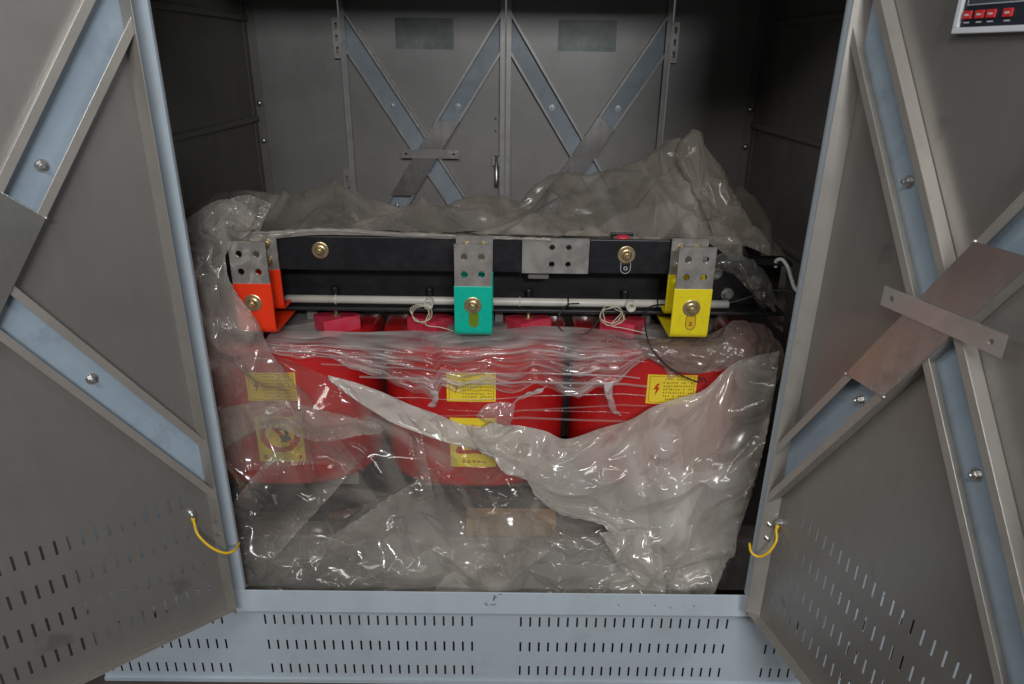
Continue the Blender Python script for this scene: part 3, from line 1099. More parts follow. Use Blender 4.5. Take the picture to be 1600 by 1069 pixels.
for cx, pm, mk, nm in ((-0.604, 'paint_red', None, 'orange red'), (-0.062, 'paint_green', 'slot_olive', 'green'), (0.479, 'paint_yellow', 'slot_gold', 'yellow')):
    YF, YR, zb = 0.2035, 0.281, 0.640
    path = [(YF, 0.768), (YF, 0.70), (YF, zb + 0.014)] + arc(YF + 0.013, zb + 0.013, 0.013, 180, 270, 5)[1:] + [(0.31, zb), (0.362, zb)] + \
        arc(0.362, zb + 0.018, 0.018, -90, 90, 8)[1:] + [(0.33, zb + 0.036), (YR + 0.012, zb + 0.036)] + \
        arc(YR + 0.012, zb + 0.048, 0.012, 270, 180, 5)[1:] + [(YR, 0.72), (YR, 0.781)]
    t = fold(path, 0.094, T + 0.0012, cx).build('terminal', pm, tr, bevel=0.0016)
    t['label'] = nm + ' painted terminal strap'
    vplate(0.090, 0.108, H4, T, cx, YF, 0.768 + 0.0505, 'contact_plate', 'tin_plate', t)
    vplate(0.092, 0.094, [(x, y - 0.002, 0.0085) for x, y, _ in H4], T, cx + 0.0, YR, 0.781 + 0.0465, 'contact_plate', 'tin_plate', t)
    for x, y, _ in H4:
        hexbolt('joint_bolt', (cx + x, YR - T / 2 - 0.0004, 0.8255 + y), (0, -1, 0), 0.0125, t)
    hexbolt('phase_bolt', (cx - 0.001, YF - T / 2 - 0.001, 0.719), (0, -1, 0), 0.0215, t)
    if mk:
        slot_mark(cx + 0.001, YF - T / 2 - 0.0012, 0.683, 0.025, 0.044, 'a' if 'yellow' in pm else 'b', mk, 'ink' if 'yellow' in pm else 'slot_olive', t)

# warning stickers on the coils
random.seed(11)


def sticker(ci, a0, a1, z0, z1, kind, lab):
    na, nz = 14, 2

    def S(a, z, lift):
        return coil_pt(ci, a, z, lift)

    def patch(b, A0, A1, Z0, Z1, lift, n=1):
        V = [S(A0 + (A1 - A0) * i / n, z, lift) for z in (Z0, Z1) for i in range(n + 1)]
        F = [(i, i + 1, n + 2 + i, n + 1 + i) for i in range(n)]
        b.add(V, F)
    b = MB()
    patch(b, a0, a1, z0, z1, 0.0008, 14)
    st = b.build('warning_sticker', 'label_yellow', tr, solid=0.0003)
    st['label'] = lab
    w, h = a1 - a0, z1 - z0
    P01 = lambda x, y: (a0 + w * x, z0 + h * y)

    def poly(pts, m, name, lift=0.0014):
        b_ = MB()
        V = [S(*P01(x, y), lift) for x, y in pts]
        b_.add(V, [tuple(range(len(V)))])
        b_.build(name, m, st)

    def ring(outer, inner, m, name, lift=0.0014):
        b_ = MB()
        n = len(outer)
        V = [S(*P01(x, y), lift) for x, y in outer] + [S(*P01(x, y), lift) for x, y in inner]
        b_.add(V, [(i, (i + 1) % n, n + (i + 1) % n, n + i) for i in range(n)])
        b_.build(name, m, st)

    def glyphs(x0, x1, y0, y1, rows, cols, m, skip=0.12):
        b_ = MB()
        ch, cw = (y1 - y0) / rows, (x1 - x0) / cols
        for r in range(rows):
            for c_ in range(cols):
                if random.random() < skip:
                    continue
                gx, gy = x0 + c_ * cw, y0 + r * ch
                for _ in range(3):
                    if random.random() < 0.5:
                        xx = gx + cw * random.uniform(0.1, 0.65)
                        patch(b_, *sorted((a0 + w * xx, a0 + w * (xx + cw * 0.16))), z0 + h * (gy + ch * 0.12), z0 + h * (gy + ch * 0.68), 0.0014)
                    else:
                        yy = gy + ch * random.uniform(0.15, 0.6)
                        patch(b_, a0 + w * (gx + cw * 0.08), a0 + w * (gx + cw * 0.78), z0 + h * yy, z0 + h * (yy + ch * 0.13), 0.0014)
        o = b_.build('lettering', m, st, recalc=False)
        return o
    if kind == 'text':
        b_ = MB()
        m_ = 0.045
        for A, B, C, D, n in ((m_, 1 - m_, 0.05, 0.065, 14), (m_, 1 - m_, 0.935, 0.95, 14), (m_, m_ + 0.01, 0.05, 0.95, 1), (1 - m_ - 0.01, 1 - m_, 0.05, 0.95, 1)):
            patch(b_, a0 + w * A, a0 + w * B, z0 + h * C, z0 + h * D, 0.0014, n)
        b_.build('border', 'print_red', st)
        poly([(0.20, 0.70), (0.13, 0.50), (0.185, 0.50), (0.165, 0.27), (0.26, 0.57), (0.205, 0.57), (0.255, 0.70)], 'print_red', 'lightning_bolt')
        glyphs(0.32, 0.93, 0.12, 0.80, 6, 12, 'print_brown')
        glyphs(0.34, 0.90, 0.82, 0.91, 1, 9, 'print_brown', 0.4)
    elif kind == 'triangle':
        def tri(s_, r_):
            C = [(0.5, 0.93), (0.06, 0.27), (0.94, 0.27)]
            cx_, cy_ = 0.5, 0.49
            C = [(cx_ + (x - cx_) * s_, cy_ + (y - cy_) * s_) for x, y in C]
            out = []
            for i in range(3):
                p0, p1, p2 = C[i - 1], C[i], C[(i + 1) % 3]
                e0 = (p1[0] + (p0[0] - p1[0]) * r_, p1[1] + (p0[1] - p1[1]) * r_)
                e1 = (p1[0] + (p2[0] - p1[0]) * r_, p1[1] + (p2[1] - p1[1]) * r_)
                for k in range(5):
                    t = k / 4
                    out.append(((1 - t) ** 2 * e0[0] + 2 * t * (1 - t) * p1[0] + t * t * e1[0], (1 - t) ** 2 * e0[1] + 2 * t * (1 - t) * p1[1] + t * t * e1[1]))
            return out
        ring(tri(0.98, 0.16), tri(0.62, 0.12), 'print_red', 'warning_triangle')
        poly([(0.53, 0.66), (0.42, 0.47), (0.50, 0.49), (0.47, 0.40), (0.44, 0.41), (0.49, 0.33), (0.55, 0.40), (0.515, 0.395), (0.585, 0.53), (0.50, 0.51)], 'print_red', 'lightning_bolt')
        glyphs(0.24, 0.80, 0.07, 0.19, 1, 5, 'print_brown', 0.1)
    else:
        n = 36
        asp = w / h
        o_ = [(0.5 + 0.43 * math.cos(2 * math.pi * i / n), 0.60 + 0.43 * asp * math.sin(2 * math.pi * i / n)) for i in range(n)]
        i_ = [(0.5 + 0.31 * math.cos(2 * math.pi * i / n), 0.60 + 0.31 * asp * math.sin(2 * math.pi * i / n)) for i in range(n)]
        ring(o_, i_, 'print_red', 'prohibition_ring')
        poly([(0.26, 0.80), (0.72, 0.40), (0.78, 0.45), (0.32, 0.85)], 'print_red', 'prohibition_bar', 0.0016)
        poly([(0.42, 0.78), (0.66, 0.80), (0.70, 0.60), (0.62, 0.58), (0.59, 0.71), (0.44, 0.69)], 'ink', 'pictogram')
        poly([(0.48, 0.60), (0.72, 0.58), (0.74, 0.46), (0.54, 0.44)], 'print_blue', 'pictogram')
        poly([(0.10, 0.06), (0.92, 0.06), (0.92, 0.15), (0.10, 0.15)], 'print_red', 'caption_band')


# left coil, centre coil, right coil
sticker(0, -0.052, 0.078, 0.432, 0.515, 'text', 'yellow warning sticker with small print on the left coil, behind plastic')
sticker(0, -0.044, 0.082, 0.245, 0.385, 'ring', 'yellow prohibition sticker with red ring on the left coil')
sticker(1, -0.066, 0.064, 0.437, 0.522, 'text', 'yellow text sticker on the centre coil')
sticker(1, -0.060, 0.066, 0.235, 0.388, 'triangle', 'yellow warning triangle sticker on the centre coil')
sticker(2, -0.078, 0.052, 0.437, 0.522, 'text', 'yellow text sticker with red lightning bolt on the right coil')

# white conduit along the clamp, with two branch stubs and black ties
pz, py_ = 0.6785, 0.352
mb = MB()
mb.tube([(-0.575, py_, pz), (-0.2, py_, pz - 0.0005), (0.2, py_, pz - 0.0015), (0.618, py_, pz - 0.001)], 0.0112, 18)
pipe = mb.build('sensor_conduit', 'white_pipe', tr)
pipe['label'] = 'thin white plastic pipe along the black clamp'
for x0 in (-0.187, 0.350):
    b = MB()
    b.lathe((x0, py_ - 0.006, pz), (0, -1, 0.0), [(0.0125, 0), (0.0125, 0.035), (0.0095, 0.035), (0.0095, 0.004), (0, 0.004)], 20)
    b.build('branch_stub', 'white_pipe', pipe)
for x0 in (0.055, 0.185, 0.425, 0.560, -0.44):
    b = MB()
    b.lathe((x0, py_, pz - 0.0008), (1, 0, 0), [(0.0122, -0.002), (0.0136, -0.002), (0.0136, 0.002), (0.0122, 0.002)], 18)
    b.build('cable_tie', 'wire_black' if x0 != 0.055 and x0 > 0 else 'white_pipe', pipe)

# ------------------------------------------------------------------ loose wires


def wire(name, pts, r, m, label, cat='wire', n=7, k=8, parent=None):
    o = MB().tube(spline([at(*p) for p in pts], k), r, n).build(name, m)
    return tag(o, label, cat)


def loops(cx, cy, Y, r, turns, jit, seed):
    random.seed(seed)
    out = []
    nn = turns * 8
    for i in range(nn):
        a = 2 * math.pi * i / 8 + 0.5
        rr = r * (1 + random.uniform(-jit, jit))
        out.append((cx + rr * 1.15 * math.cos(a) + 0.06 * i, cy + rr * math.sin(a), Y + 0.004 * math.sin(i * 1.7) - 0.0008 * i))
    return out


wire('sensor_wire', loops(656, 490, 0.315, 13, 3, 0.22, 2) + [(665, 507, 0.30), (690, 512, 0.30), (722, 521, 0.30)], 0.0012, 'wire_white',
     'coil of thin pale wire hanging on the white pipe left of the green terminal')
wire('sensor_wire', loops(956, 493, 0.315, 14, 3, 0.25, 5) + [(955, 508, 0.30), (975, 513, 0.30), (1010, 521, 0.295)], 0.0012, 'wire_white',
     'coil of thin pale wire hanging on the pipe left of the yellow terminal')
wire('sensor_cable', [(905, 474, 0.337), (888, 476, 0.325), (875, 490, 0.31), (871, 505, 0.305), (882, 520, 0.30), (900, 525, 0.30), (920, 518, 0.30), (936, 500, 0.305), (943, 491, 0.31)],
     0.0018, 'wire_black', 'black sensor cable looping below the pipe between green and yellow terminals', 'cable')
wire('sensor_cable', [(1040, 476, 0.337), (1020, 478, 0.31), (1009, 490, 0.285), (1009, 515, 0.25), (1016, 540, 0.215), (1035, 565, 0.205), (1060, 584, 0.203), (1085, 595, 0.203), (1094, 597, 0.203), (1098, 590, 0.203), (1104, 597, 0.204)],
     0.0020, 'wire_black', 'black sensor cable drooping over the right coil sticker', 'cable')
wire('sensor_cable', [(812, 428, 0.30), (816, 445, 0.33), (825, 458, 0.36)], 0.0010, 'wire_black',
     'short thin black wire end below the bare bar section', 'cable')
wire('coaxial_cable', [(1212, 418, 0.33), (1213, 408, 0.33), (1222, 406, 0.325), (1231, 418, 0.31), (1237, 437, 0.30), (1243, 452, 0.29), (1256, 462, 0.27)],
     0.0050, 'wire_grey', 'short white cable bent over the black clamp end at right', 'cable', 10)
wire('lead_cable', [(1130, 476, 0.35), (1160, 468, 0.345), (1195, 457, 0.335), (1225, 454, 0.32), (1258, 462, 0.29)],
     0.0026, 'black_paint', 'thin black cable running from the clamp end behind the right post', 'cable', 8)
wire('hanging_cable', [(1228, 560, 0.16), (1224, 600, 0.15), (1221, 640, 0.15), (1216, 690, 0.14), (1210, 730, 0.14), (1206, 800, 0.14)],
     0.0065, 'black_paint', 'black cable hanging along the inside of the right post', 'cable', 10)

# wooden packing block on the base channel
wd = MB().box((-0.085, 0.170, 0.0455), (0.165, 0.230, 0.100)).build('wooden_block', 'wood', bevel=0.003)
tag(wd, 'bare wooden packing block behind the plastic under the centre coil', 'wood block')

# ------------------------------------------------------------------ plastic films


def bicubic(C, nv, nu):
    """Catmull-Rom surface through a grid of control points"""
    C = np.asarray(C, float)

    def along(A, n):
        A = np.concatenate([2 * A[:1] - A[1:2], A, 2 * A[-1:] - A[-2:-1]])
        m = len(A) - 3
        t = np.linspace(0, m, n)
        i = np.minimum(t.astype(int), m - 1)
        f = (t - i).reshape((-1,) + (1,) * (A.ndim - 1))
        a, b, c, d = A[i], A[i + 1], A[i + 2], A[i + 3]
        return 0.5 * (2 * b + (c - a) * f + (2 * a - 5 * b + 4 * c - d) * f ** 2 + (3 * b - a - 3 * c + d) * f ** 3)
    S = along(C, nv)
    return np.swapaxes(along(np.swapaxes(S, 0, 1), nu), 0, 1)


def normals(P):
    du = np.gradient(P, axis=1)
    dv = np.gradient(P, axis=0)
    n = np.cross(du, dv)
    n /= np.linalg.norm(n, axis=2, keepdims=True) + 1e-12
    return n


def facing(P):
    n = normals(P)
    s = np.sign(np.sum(n * (CAM - P), axis=2, keepdims=True))
    s = np.sign(s.sum()) or 1
    return n * s


def relax(P, excess, iters, noise, anchor, seed, pin_edges=0.5, k=0.5, bend=0.15):
    """let an over-long sheet buckle: stretch constraints longer than the base surface make it fold"""
    rng = np.random.default_rng(seed)
    B = P.copy()
    n = facing(P)
    P = P + n * noise * rng.standard_normal(P.shape[:2])[..., None]
    nv, nu = P.shape[:2]
    pin = np.full((nv, nu, 1), anchor)
    e = pin_edges
    pin[0], pin[-1], pin[:, 0], pin[:, -1] = e, e, e, e
    offs = [(0, 1, k), (1, 0, k), (1, 1, k), (1, -1, k), (0, 2, bend), (2, 0, bend), (0, 4, bend), (4, 0, bend)]
    offs = [q for q in offs if q[0] < nv - 1 and abs(q[1]) < nu - 1]
    rest = []
    for dv, du, kk in offs:
        a, b = sl(dv, du, nv, nu)
        rest.append(np.linalg.norm(B[a] - B[b], axis=2) * (1 + (excess if max(abs(dv), abs(du)) == 1 else excess * 0.8)))
    for it in range(iters):
        D = np.zeros_like(P)
        Wt = np.zeros((nv, nu, 1))
        for (dv, du, kk), r in zip(offs, rest):
            a, b = sl(dv, du, nv, nu)
            d = P[b] - P[a]
            ln = np.linalg.norm(d, axis=2)
            c = ((ln - r) / (ln + 1e-9) * 0.5 * kk)[..., None] * d
            D[a] += c
            D[b] -= c
            Wt[a] += kk
            Wt[b] += kk
        P = P + D / np.maximum(Wt, 1e-6) * 1.6
        P = P + (B - P) * pin
    return P


def sl(dv, du, nv, nu):
    if du >= 0:
        return (slice(0, nv - dv), slice(0, nu - du)), (slice(dv, nv), slice(du, nu))
    return (slice(0, nv - dv), slice(-du, nu)), (slice(dv, nv), slice(0, nu + du))


def smooth2(A, n=1):
    for _ in range(n):
        A = (A + np.roll(A, 1, 0) + np.roll(A, -1, 0) + np.roll(A, 1, 1) + np.roll(A, -1, 1)) / 5
    return A


def creases(P, n, seed, amp, size, angs=None):
    """sum of long tent folds: flat facets meeting in sharp straight creases"""
    rng = np.random.default_rng(seed)
    nv, nu = P.shape[:2]
    H = np.zeros((nv, nu))
    X = P[..., 0]
    Z = P[..., 2] - P[..., 1] * 0.5
    for _ in range(n):
        j, i = rng.integers(0, nv), rng.integers(0, nu)
        a = rng.uniform(0, math.pi) if angs is None else rad(rng.choice(angs) + rng.normal(0, 12))
        s_ = size * rng.uniform(0.5, 1.6)
        dx, dz = X - X[j, i], Z - Z[j, i]
        u = dx * math.cos(a) + dz * math.sin(a)
        v = -dx * math.sin(a) + dz * math.cos(a)
        w = s_ * rng.uniform(0.10, 0.30)
        w1, w2 = (w, w * rng.uniform(0.25, 1.0)) if rng.random() < 0.5 else (w * rng.uniform(0.25, 1.0), w)
        taper = np.clip(1 - np.abs(u) / s_, 0, 1)
        tent = np.where(v > 0, np.clip(1 - v / w1, 0, 1), np.clip(1 + v / w2, 0, 1))
        H += rng.choice((-1, 1, 1)) * rng.uniform(0.4, 1) * amp / 0.05 * min(w1, w2) * tent * taper
    for _ in range(n * 2):                      # thin pinched ridges
        j, i = rng.integers(0, nv), rng.integers(0, nu)
        a = rng.uniform(0, math.pi) if angs is None else rad(rng.choice(angs) + rng.normal(0, 18))
        s_ = size * rng.uniform(0.15, 0.7)
        dx, dz = X - X[j, i], Z - Z[j, i]
        u = dx * math.cos(a) + dz * math.sin(a)
        v = -dx * math.sin(a) + dz * math.cos(a) + 0.12 * u * u / s_ * rng.uniform(-1, 1)
        w = rng.uniform(0.003, 0.008)
        H += rng.choice((-1, 1)) * w * rng.uniform(0.15, 0.5) * np.exp(-np.abs(v) / w) * np.clip(1 - np.abs(u) / s_, 0, 1)
    return H


def pixels(P):
    px, py = proj(P.reshape(-1, 3))
    return px.reshape(P.shape[:2]), py.reshape(P.shape[:2])


def folds(P, lines, k=0.6):
    """ridges along traced lines: (x0, y0, x1, y1, height, width in m); one flank steeper than the other"""
    px, py = pixels(P)
    H = np.zeros(P.shape[:2])
    for x0, y0, x1, y1, h, w in lines:
        L_ = math.hypot(x1 - x0, y1 - y0)
        ux, uy = (x1 - x0) / L_, (y1 - y0) / L_
        t = ((px - x0) * ux + (py - y0) * uy) / L_
        d = (px - x0) * -uy + (py - y0) * ux
        wd_ = w * 600
        flank = np.where(d > 0, np.clip(1 - d / (wd_ * 1.8), 0, 1), np.clip(1 + d / wd_, 0, 1))
        H += k * h * flank * np.clip(np.minimum(t, 1 - t) * 4 + 0.4, 0, 1) * np.clip((t + 0.1) * 8, 0, 1) * np.clip((1.1 - t) * 8, 0, 1)
    return H


def bands(P, lst, seed=0, nrand=0, box=None, amt=0.1):
    """overlapping folds of the same film: straight-edged zones where light passes two or three layers"""
    px, py = pixels(P)
    M = np.zeros(P.shape[:2])
    lst = list(lst)
    rng = np.random.default_rng(seed)
    for _ in range(nrand):
        cx, cy = rng.uniform(box[0], box[2]), rng.uniform(box[1], box[3])
        a = rng.choice((rng.uniform(-0.4, 0.2), rng.uniform(1.9, 2.6), rng.uniform(0.9, 1.4)))
        ln = rng.uniform(50, 190)
        lst.append((cx - math.cos(a) * ln, cy - math.sin(a) * ln, cx + math.cos(a) * ln, cy + math.sin(a) * ln, rng.uniform(6, 32), rng.uniform(0.5, 1.2) * amt))
    for x0, y0, x1, y1, w, m in lst:
        L_ = math.hypot(x1 - x0, y1 - y0)
        ux, uy = (x1 - x0) / L_, (y1 - y0) / L_
        t = ((px - x0) * ux + (py - y0) * uy) / L_
        d = (px - x0) * -uy + (py - y0) * ux
        w2 = w * (0.35 + 0.65 * np.clip(t, 0, 1))          # wedge: folds fan out
        M += m * np.clip((d + 1.5) / 3, 0, 1) * np.clip(2 - d / w2, 0, 1) * np.clip(np.minimum(t, 1 - t) * 6, 0, 1)
    return M


class Film:
    def __init__(s):
        s.V, s.F, s.M = [], [], []

    def grid(s, P, milk, keep=None):
        nv, nu = P.shape[:2]
        n0 = len(s.V)
        s.V += [tuple(p) for p in P.reshape(-1, 3)]
        milk = np.broadcast_to(milk, (nv, nu))
        s.M += list(milk.reshape(-1))
        for j in range(nv - 1):
            for i in range(nu - 1):
                if keep is None or keep[j, i]:
                    a = n0 + j * nu + i
                    s.F.append((a, a + 1, a + nu + 1, a + nu))
        return s

    def build(s, name, m, label, cat, group=None):
        V = np.array(s.V)
        c = (V.min(0) + V.max(0)) / 2
        me = bpy.data.meshes.new(name)
        me.from_pydata([tuple(p) for p in V - c], [], s.F)
        at_ = me.attributes.new('milk', 'FLOAT', 'POINT')
        at_.data.foreach_set('value', np.array(s.M, dtype=np.float32))
        me.polygons.foreach_set('use_smooth', [True] * len(me.polygons))
        bm = bmesh.new()
        bm.from_mesh(me)
        loose = [v for v in bm.verts if not v.link_faces]
        bmesh.ops.delete(bm, geom=loose, context='VERTS')
        bm.to_mesh(me)
        bm.free()
        o = put(name, me, m, c, None)
        return tag(o, label, cat, group)


def world(rows):
    return np.array([[at(*q) for q in r] for r in rows])


def up2(P, nv, nu):
    """linear up-sampling keeps flat facets"""
    a = np.linspace(0, P.shape[0] - 1, nv)
    b = np.linspace(0, P.shape[1] - 1, nu)
    i, j = np.minimum(a.astype(int), P.shape[0] - 2), np.minimum(b.astype(int), P.shape[1] - 2)
    fi, fj = (a - i)[:, None, None], (b - j)[None, :, None]
    A = P[np.ix_(i, j)] * (1 - fj) + P[np.ix_(i, j + 1)] * fj
    B = P[np.ix_(i + 1, j)] * (1 - fj) + P[np.ix_(i + 1, j + 1)] * fj
    return A * (1 - fi) + B * fi


def crumpled(ctrl, nv, nu, ex, seed, amp, ncr, size, fl=(), anchor=0.02, edge=0.35, noise=0.006, q=8, soft=3, angs=None):
    C = world(ctrl)
    P = bicubic(C, max(nv // q, 5), max(nu // q, 5))
    if ex:
        P = relax(P, ex, 60, noise, anchor, seed, edge)
    P = bicubic(P, nv, nu)
    n = facing(P)
    H = creases(P, ncr, seed + 1, amp, size, angs) + (folds(P, fl) if fl else 0)
    for _ in range(soft):
        Hp = np.pad(H, 1, mode='edge')
        H = (2 * H + Hp[2:, 1:-1] + Hp[:-2, 1:-1] + Hp[1:-1, 2:] + Hp[1:-1, :-2]) / 6
    return P + n * H[..., None]


def cloth_sim(P, pin, grow, frames, colliders=(), bend=0.3, tension=15, gravity=0.25, mass=0.15):
    """let a film with too much material settle under its own weight: returns the wrinkled grid"""
    nv, nu = P.shape[:2]
    F = [(j * nu + i, j * nu + i + 1, (j + 1) * nu + i + 1, (j + 1) * nu + i) for j in range(nv - 1) for i in range(nu - 1)]
    me = bpy.data.meshes.new('tmp_film')
    me.from_pydata([tuple(p) for p in P.reshape(-1, 3)], [], F)
    o = bpy.data.objects.new('tmp_film', me)
    COL.objects.link(o)
    g = o.vertex_groups.new(name='pin')
    pw = np.broadcast_to(pin, (nv, nu)).reshape(-1)
    for k in range(len(pw)):
        if pw[k] > 0:
            g.add([k], float(pw[k]), 'REPLACE')
    md = o.modifiers.new('cloth', 'CLOTH')
    st = md.settings
    st.quality = 4
    st.mass = mass
    st.tension_stiffness = st.compression_stiffness = tension
    st.shear_stiffness = tension * 0.4
    st.bending_stiffness = bend
    st.tension_damping = st.compression_damping = st.shear_damping = 8
    st.bending_damping = 0.5
    st.vertex_group_mass = 'pin'
    st.pin_stiffness = 1.0
    st.shrink_min = st.shrink_max = -grow
    st.effector_weights.gravity = gravity
    md.collision_settings.use_collision = bool(colliders)
    md.collision_settings.distance_min = 0.004
    md.collision_settings.use_self_collision = False
    for c in colliders:
        c.modifiers.new('Collision', 'COLLISION')
        c.collision.thickness_outer = 0.004
    md.point_cache.frame_start = 1
    md.point_cache.frame_end = frames + 1
    for f in range(1, frames + 1):
        SC.frame_set(f)
    ev = o.evaluated_get(bpy.context.evaluated_depsgraph_get())
    m2 = ev.to_mesh()
    Q = np.zeros(len(m2.vertices) * 3)
    m2.vertices.foreach_get('co', Q)
    ev.to_mesh_clear()
    bpy.data.objects.remove(o)
    bpy.data.meshes.remove(me)
    for c in colliders:
        c.modifiers.remove(c.modifiers['Collision'])
    SC.frame_set(1)
    return Q.reshape(nv, nu, 3)


def settle(ctrl, nv, nu, grow, seed, pins=(), edges=(1, 1, 1, 0.6), colliders=(), bend=0.3, gravity=0.25, frames=26, up=2, wob=0.010):
    """control grid -> film with surplus material -> settled, refined grid; edges = pin weight of top, bottom, left, right"""
    P = bicubic(world(ctrl), nv, nu)
    rng = np.random.default_rng(seed)
    big = rng.standard_normal(P.shape[:2])
    big = smooth2(big, 25)
    big /= big.std()
    pin = np.zeros(P.shape[:2])
    pin[:, 0], pin[:, -1] = edges[2], edges[3]
    pin[0], pin[-1] = edges[0], edges[1]
    pxx, pyy = pixels(P)
    for x, y in pins:
        pin.flat[np.argmin((pxx - x) ** 2 + (pyy - y) ** 2)] = 1
    P0 = P + facing(P) * (wob * big * (pin < 0.5))[..., None]
    Q = cloth_sim(P0, pin, grow, frames, colliders, bend, gravity=gravity)
    return bicubic(Q, nv * up, nu * up)


# --- front sheet, torn open and hanging down over the coils
top = [(290, 545), (350, 552), (400, 552), (450, 562), (520, 592), (600, 620), (680, 648), (740, 670), (800, 666), (850, 675), (885, 688), (940, 670),
       (985, 657), (1020, 637), (1100, 611), (1150, 572), (1220, 549)]
bot = [(362, 935), (392, 935), (425, 935), (465, 935), (535, 935), (605, 935), (680, 935), (745, 935), (800, 935), (850, 935), (890, 935), (940, 935),
       (985, 935), (1022, 935), (1060, 935), (1088, 935), (1112, 938)]


def rows_between(top, bot, ts, Yt, Yb, bulge=None, bow=0.0):
    out = []
    for t in ts:
        r = []
        for k, ((x0, y0), (x1, y1)) in enumerate(zip(top, bot)):
            b = (bulge[k] if bulge else 0) * math.sin(math.pi * t)
            yt = Yt[k] if isinstance(Yt, (list, tuple)) else Yt
            r.append((x0 + (x1 - x0) * t + b, y0 + (y1 - y0) * t, yt + (Yb - yt) * t - bow * math.sin(math.pi * t)))
        out.append(r)
    return out


ts = np.linspace(0, 1, 7)
bul = [0] * 13 + [4, 8, 12, 16]
front = Film()
slant = [(x - 60 * max(0, min(1, (800 - x) / 150)) * min(1, (x - 362) / 60), y) for x, y in bot]
ctrl = rows_between(top, slant, ts, 0.195, 0.06, bul, 0.035)
P = settle(ctrl, 68, 126, 0.055, 3, [(470, 640), (690, 745), (800, 780), (400, 880), (1120, 700)], colliders=coils, bend=1.0, gravity=0.4, wob=0.014, frames=22)
px, py = pixels(P)
mk = 0.095 + 0.05 * np.clip((py - 780) / 60, 0, 1) + 0.12 * np.exp(-((px - 800) / 130) ** 2 - ((py - 820) / 45) ** 2)
mk = mk + bands(P, [(355, 655, 640, 650, 20, .14), (560, 640, 720, 720, 14, .14)], 7, 26, (350, 600, 900, 920), 0.10)
front.grid(P, mk)
# second layer of the same film lying in the lower half
t2 = [(350, 846), (405, 836), (470, 806), (545, 796), (630, 770), (690, 776), (725, 808), (800, 795), (870, 826), (945, 836), (1030, 820)]
b2 = [(362, 938), (400, 938), (440, 938), (480, 938), (530, 938), (600, 938), (690, 938), (790, 938), (870, 938), (950, 938), (1040, 938)]
ctrl = rows_between(t2, b2, np.linspace(0, 1, 4), 0.095, 0.042, None, 0.012)
P = settle(ctrl, 40, 110, 0.055, 17, [(700, 870), (860, 880), (500, 880)], (0.85, 1, 1, 0.4), bend=0.8, gravity=0.3, frames=20)
px, py = pixels(P)
mk = (0.15 + 0.22 * np.clip((px - 540) / 120, 0, 1)) * np.clip(np.linspace(0.15, 2.6, P.shape[0]), 0, 1)[:, None]
front.grid(P, mk)
# slanting pleats where the film doubles up
for k, (t_, b_, m_) in enumerate([([(548, 690), (562, 694), (578, 704)], [(366, 872), (384, 886), (402, 902)], .30), ([(668, 738), (684, 744), (700, 760)], [(470, 872), (486, 900), (505, 925)], .28),
                                  ([(636, 680), (646, 678), (658, 676)], [(652, 800), (668, 800), (682, 795)], .22), ([(440, 690), (458, 686), (476, 690)], [(352, 800), (362, 822), (376, 846)], .26),
                                  ([(862, 818), (878, 826), (894, 836)], [(720, 905), (736, 922), (756, 938)], .30)]):
    ctrl = rows_between(t_, b_, np.linspace(0, 1, 6), 0.135 if k != 4 else 0.07, 0.055 if k in (0, 1) else (0.10 if k != 4 else 0.04), None, 0.02)
    Pk = settle(ctrl, 44, 12, 0.05, 60 + k, (), (1, 0.8, 0.3, 0.7), bend=1.0, gravity=0.15, up=3, wob=0.006)
    a_, b_ = np.linspace(0, 1, Pk.shape[0])[:, None], np.linspace(0, 1, Pk.shape[1])[None, :]
    if k % 2:
        b_ = 1 - b_
    front.grid(Pk, m_ * np.clip(np.minimum(a_, 1 - a_) * 4, 0, 1) * b_ ** 1.2)
# narrow folded-back layer at the left
t3 = [(335, 640), (430, 625), (500, 640), (590, 662)]
b3 = [(350, 700), (420, 668), (500, 690), (600, 672)]
ctrl = rows_between(t3, b3, np.linspace(0, 1, 3), 0.150, 0.150, None, 0.01)
P = settle(ctrl, 16, 50, 0.03, 23, (), (0.8, 0.8, 1, 1), up=3, bend=2.0)
front.grid(P, 0.34)
# hem folded over along the torn edge
htop = [(512, 586), (556, 598), (600, 614), (640, 632), (680, 646), (740, 668), (800, 664), (850, 673)]
hbot = [(514, 594), (560, 628), (608, 658), (650, 675), (700, 692), (765, 709), (815, 722), (855, 735)]
ctrl = rows_between(htop, hbot, np.linspace(0, 1, 4), 0.184, 0.174, None, 0.0)
P = settle(ctrl, 12, 70, 0.012, 81, (), (1, 0.8, 1, 1), bend=1.0, gravity=0.1, up=2, wob=0.004, frames=18)
front.grid(P, 0.95 - 0.58 * np.clip((np.linspace(0, 1, 140) - 0.8) / 0.2, 0, 1)[None, :])
# wide flap hanging from the right half
mtop = [(728, 664), (765, 667), (800, 664), (850, 673), (885, 686), (940, 669), (985, 656), (1020, 636), (1060, 622), (1100, 609), (1150, 566), (1218, 548)]
mbot = [(745, 700), (775, 712), (812, 735), (840, 775), (875, 803), (945, 824), (985, 878), (1012, 907), (1035, 905), (1060, 922), (1088, 928), (1112, 936)]
bul2 = [0] * 6 + [3, 4, 5, 8, 12, 18]
ctrl = rows_between(mtop, mbot, ts, 0.180, 0.085, bul2, 0.02)
P = settle(ctrl, 62, 92, 0.034, 8, [(1030, 742), (1100, 760)], (1, 0.9, 1, 0.6), bend=1.2, gravity=0.5, frames=22)
px, py = pixels(P)
mk = 0.53 + 0.18 * np.clip(1 - np.arange(P.shape[0]) / (0.22 * P.shape[0]), 0, 1)[:, None] * np.clip((960 - px) / 80, 0, 1) + 0.08 * np.clip((px - 980) / 60, 0, 1) - 0.26 * np.clip((px - 1110) / 40, 0, 1)
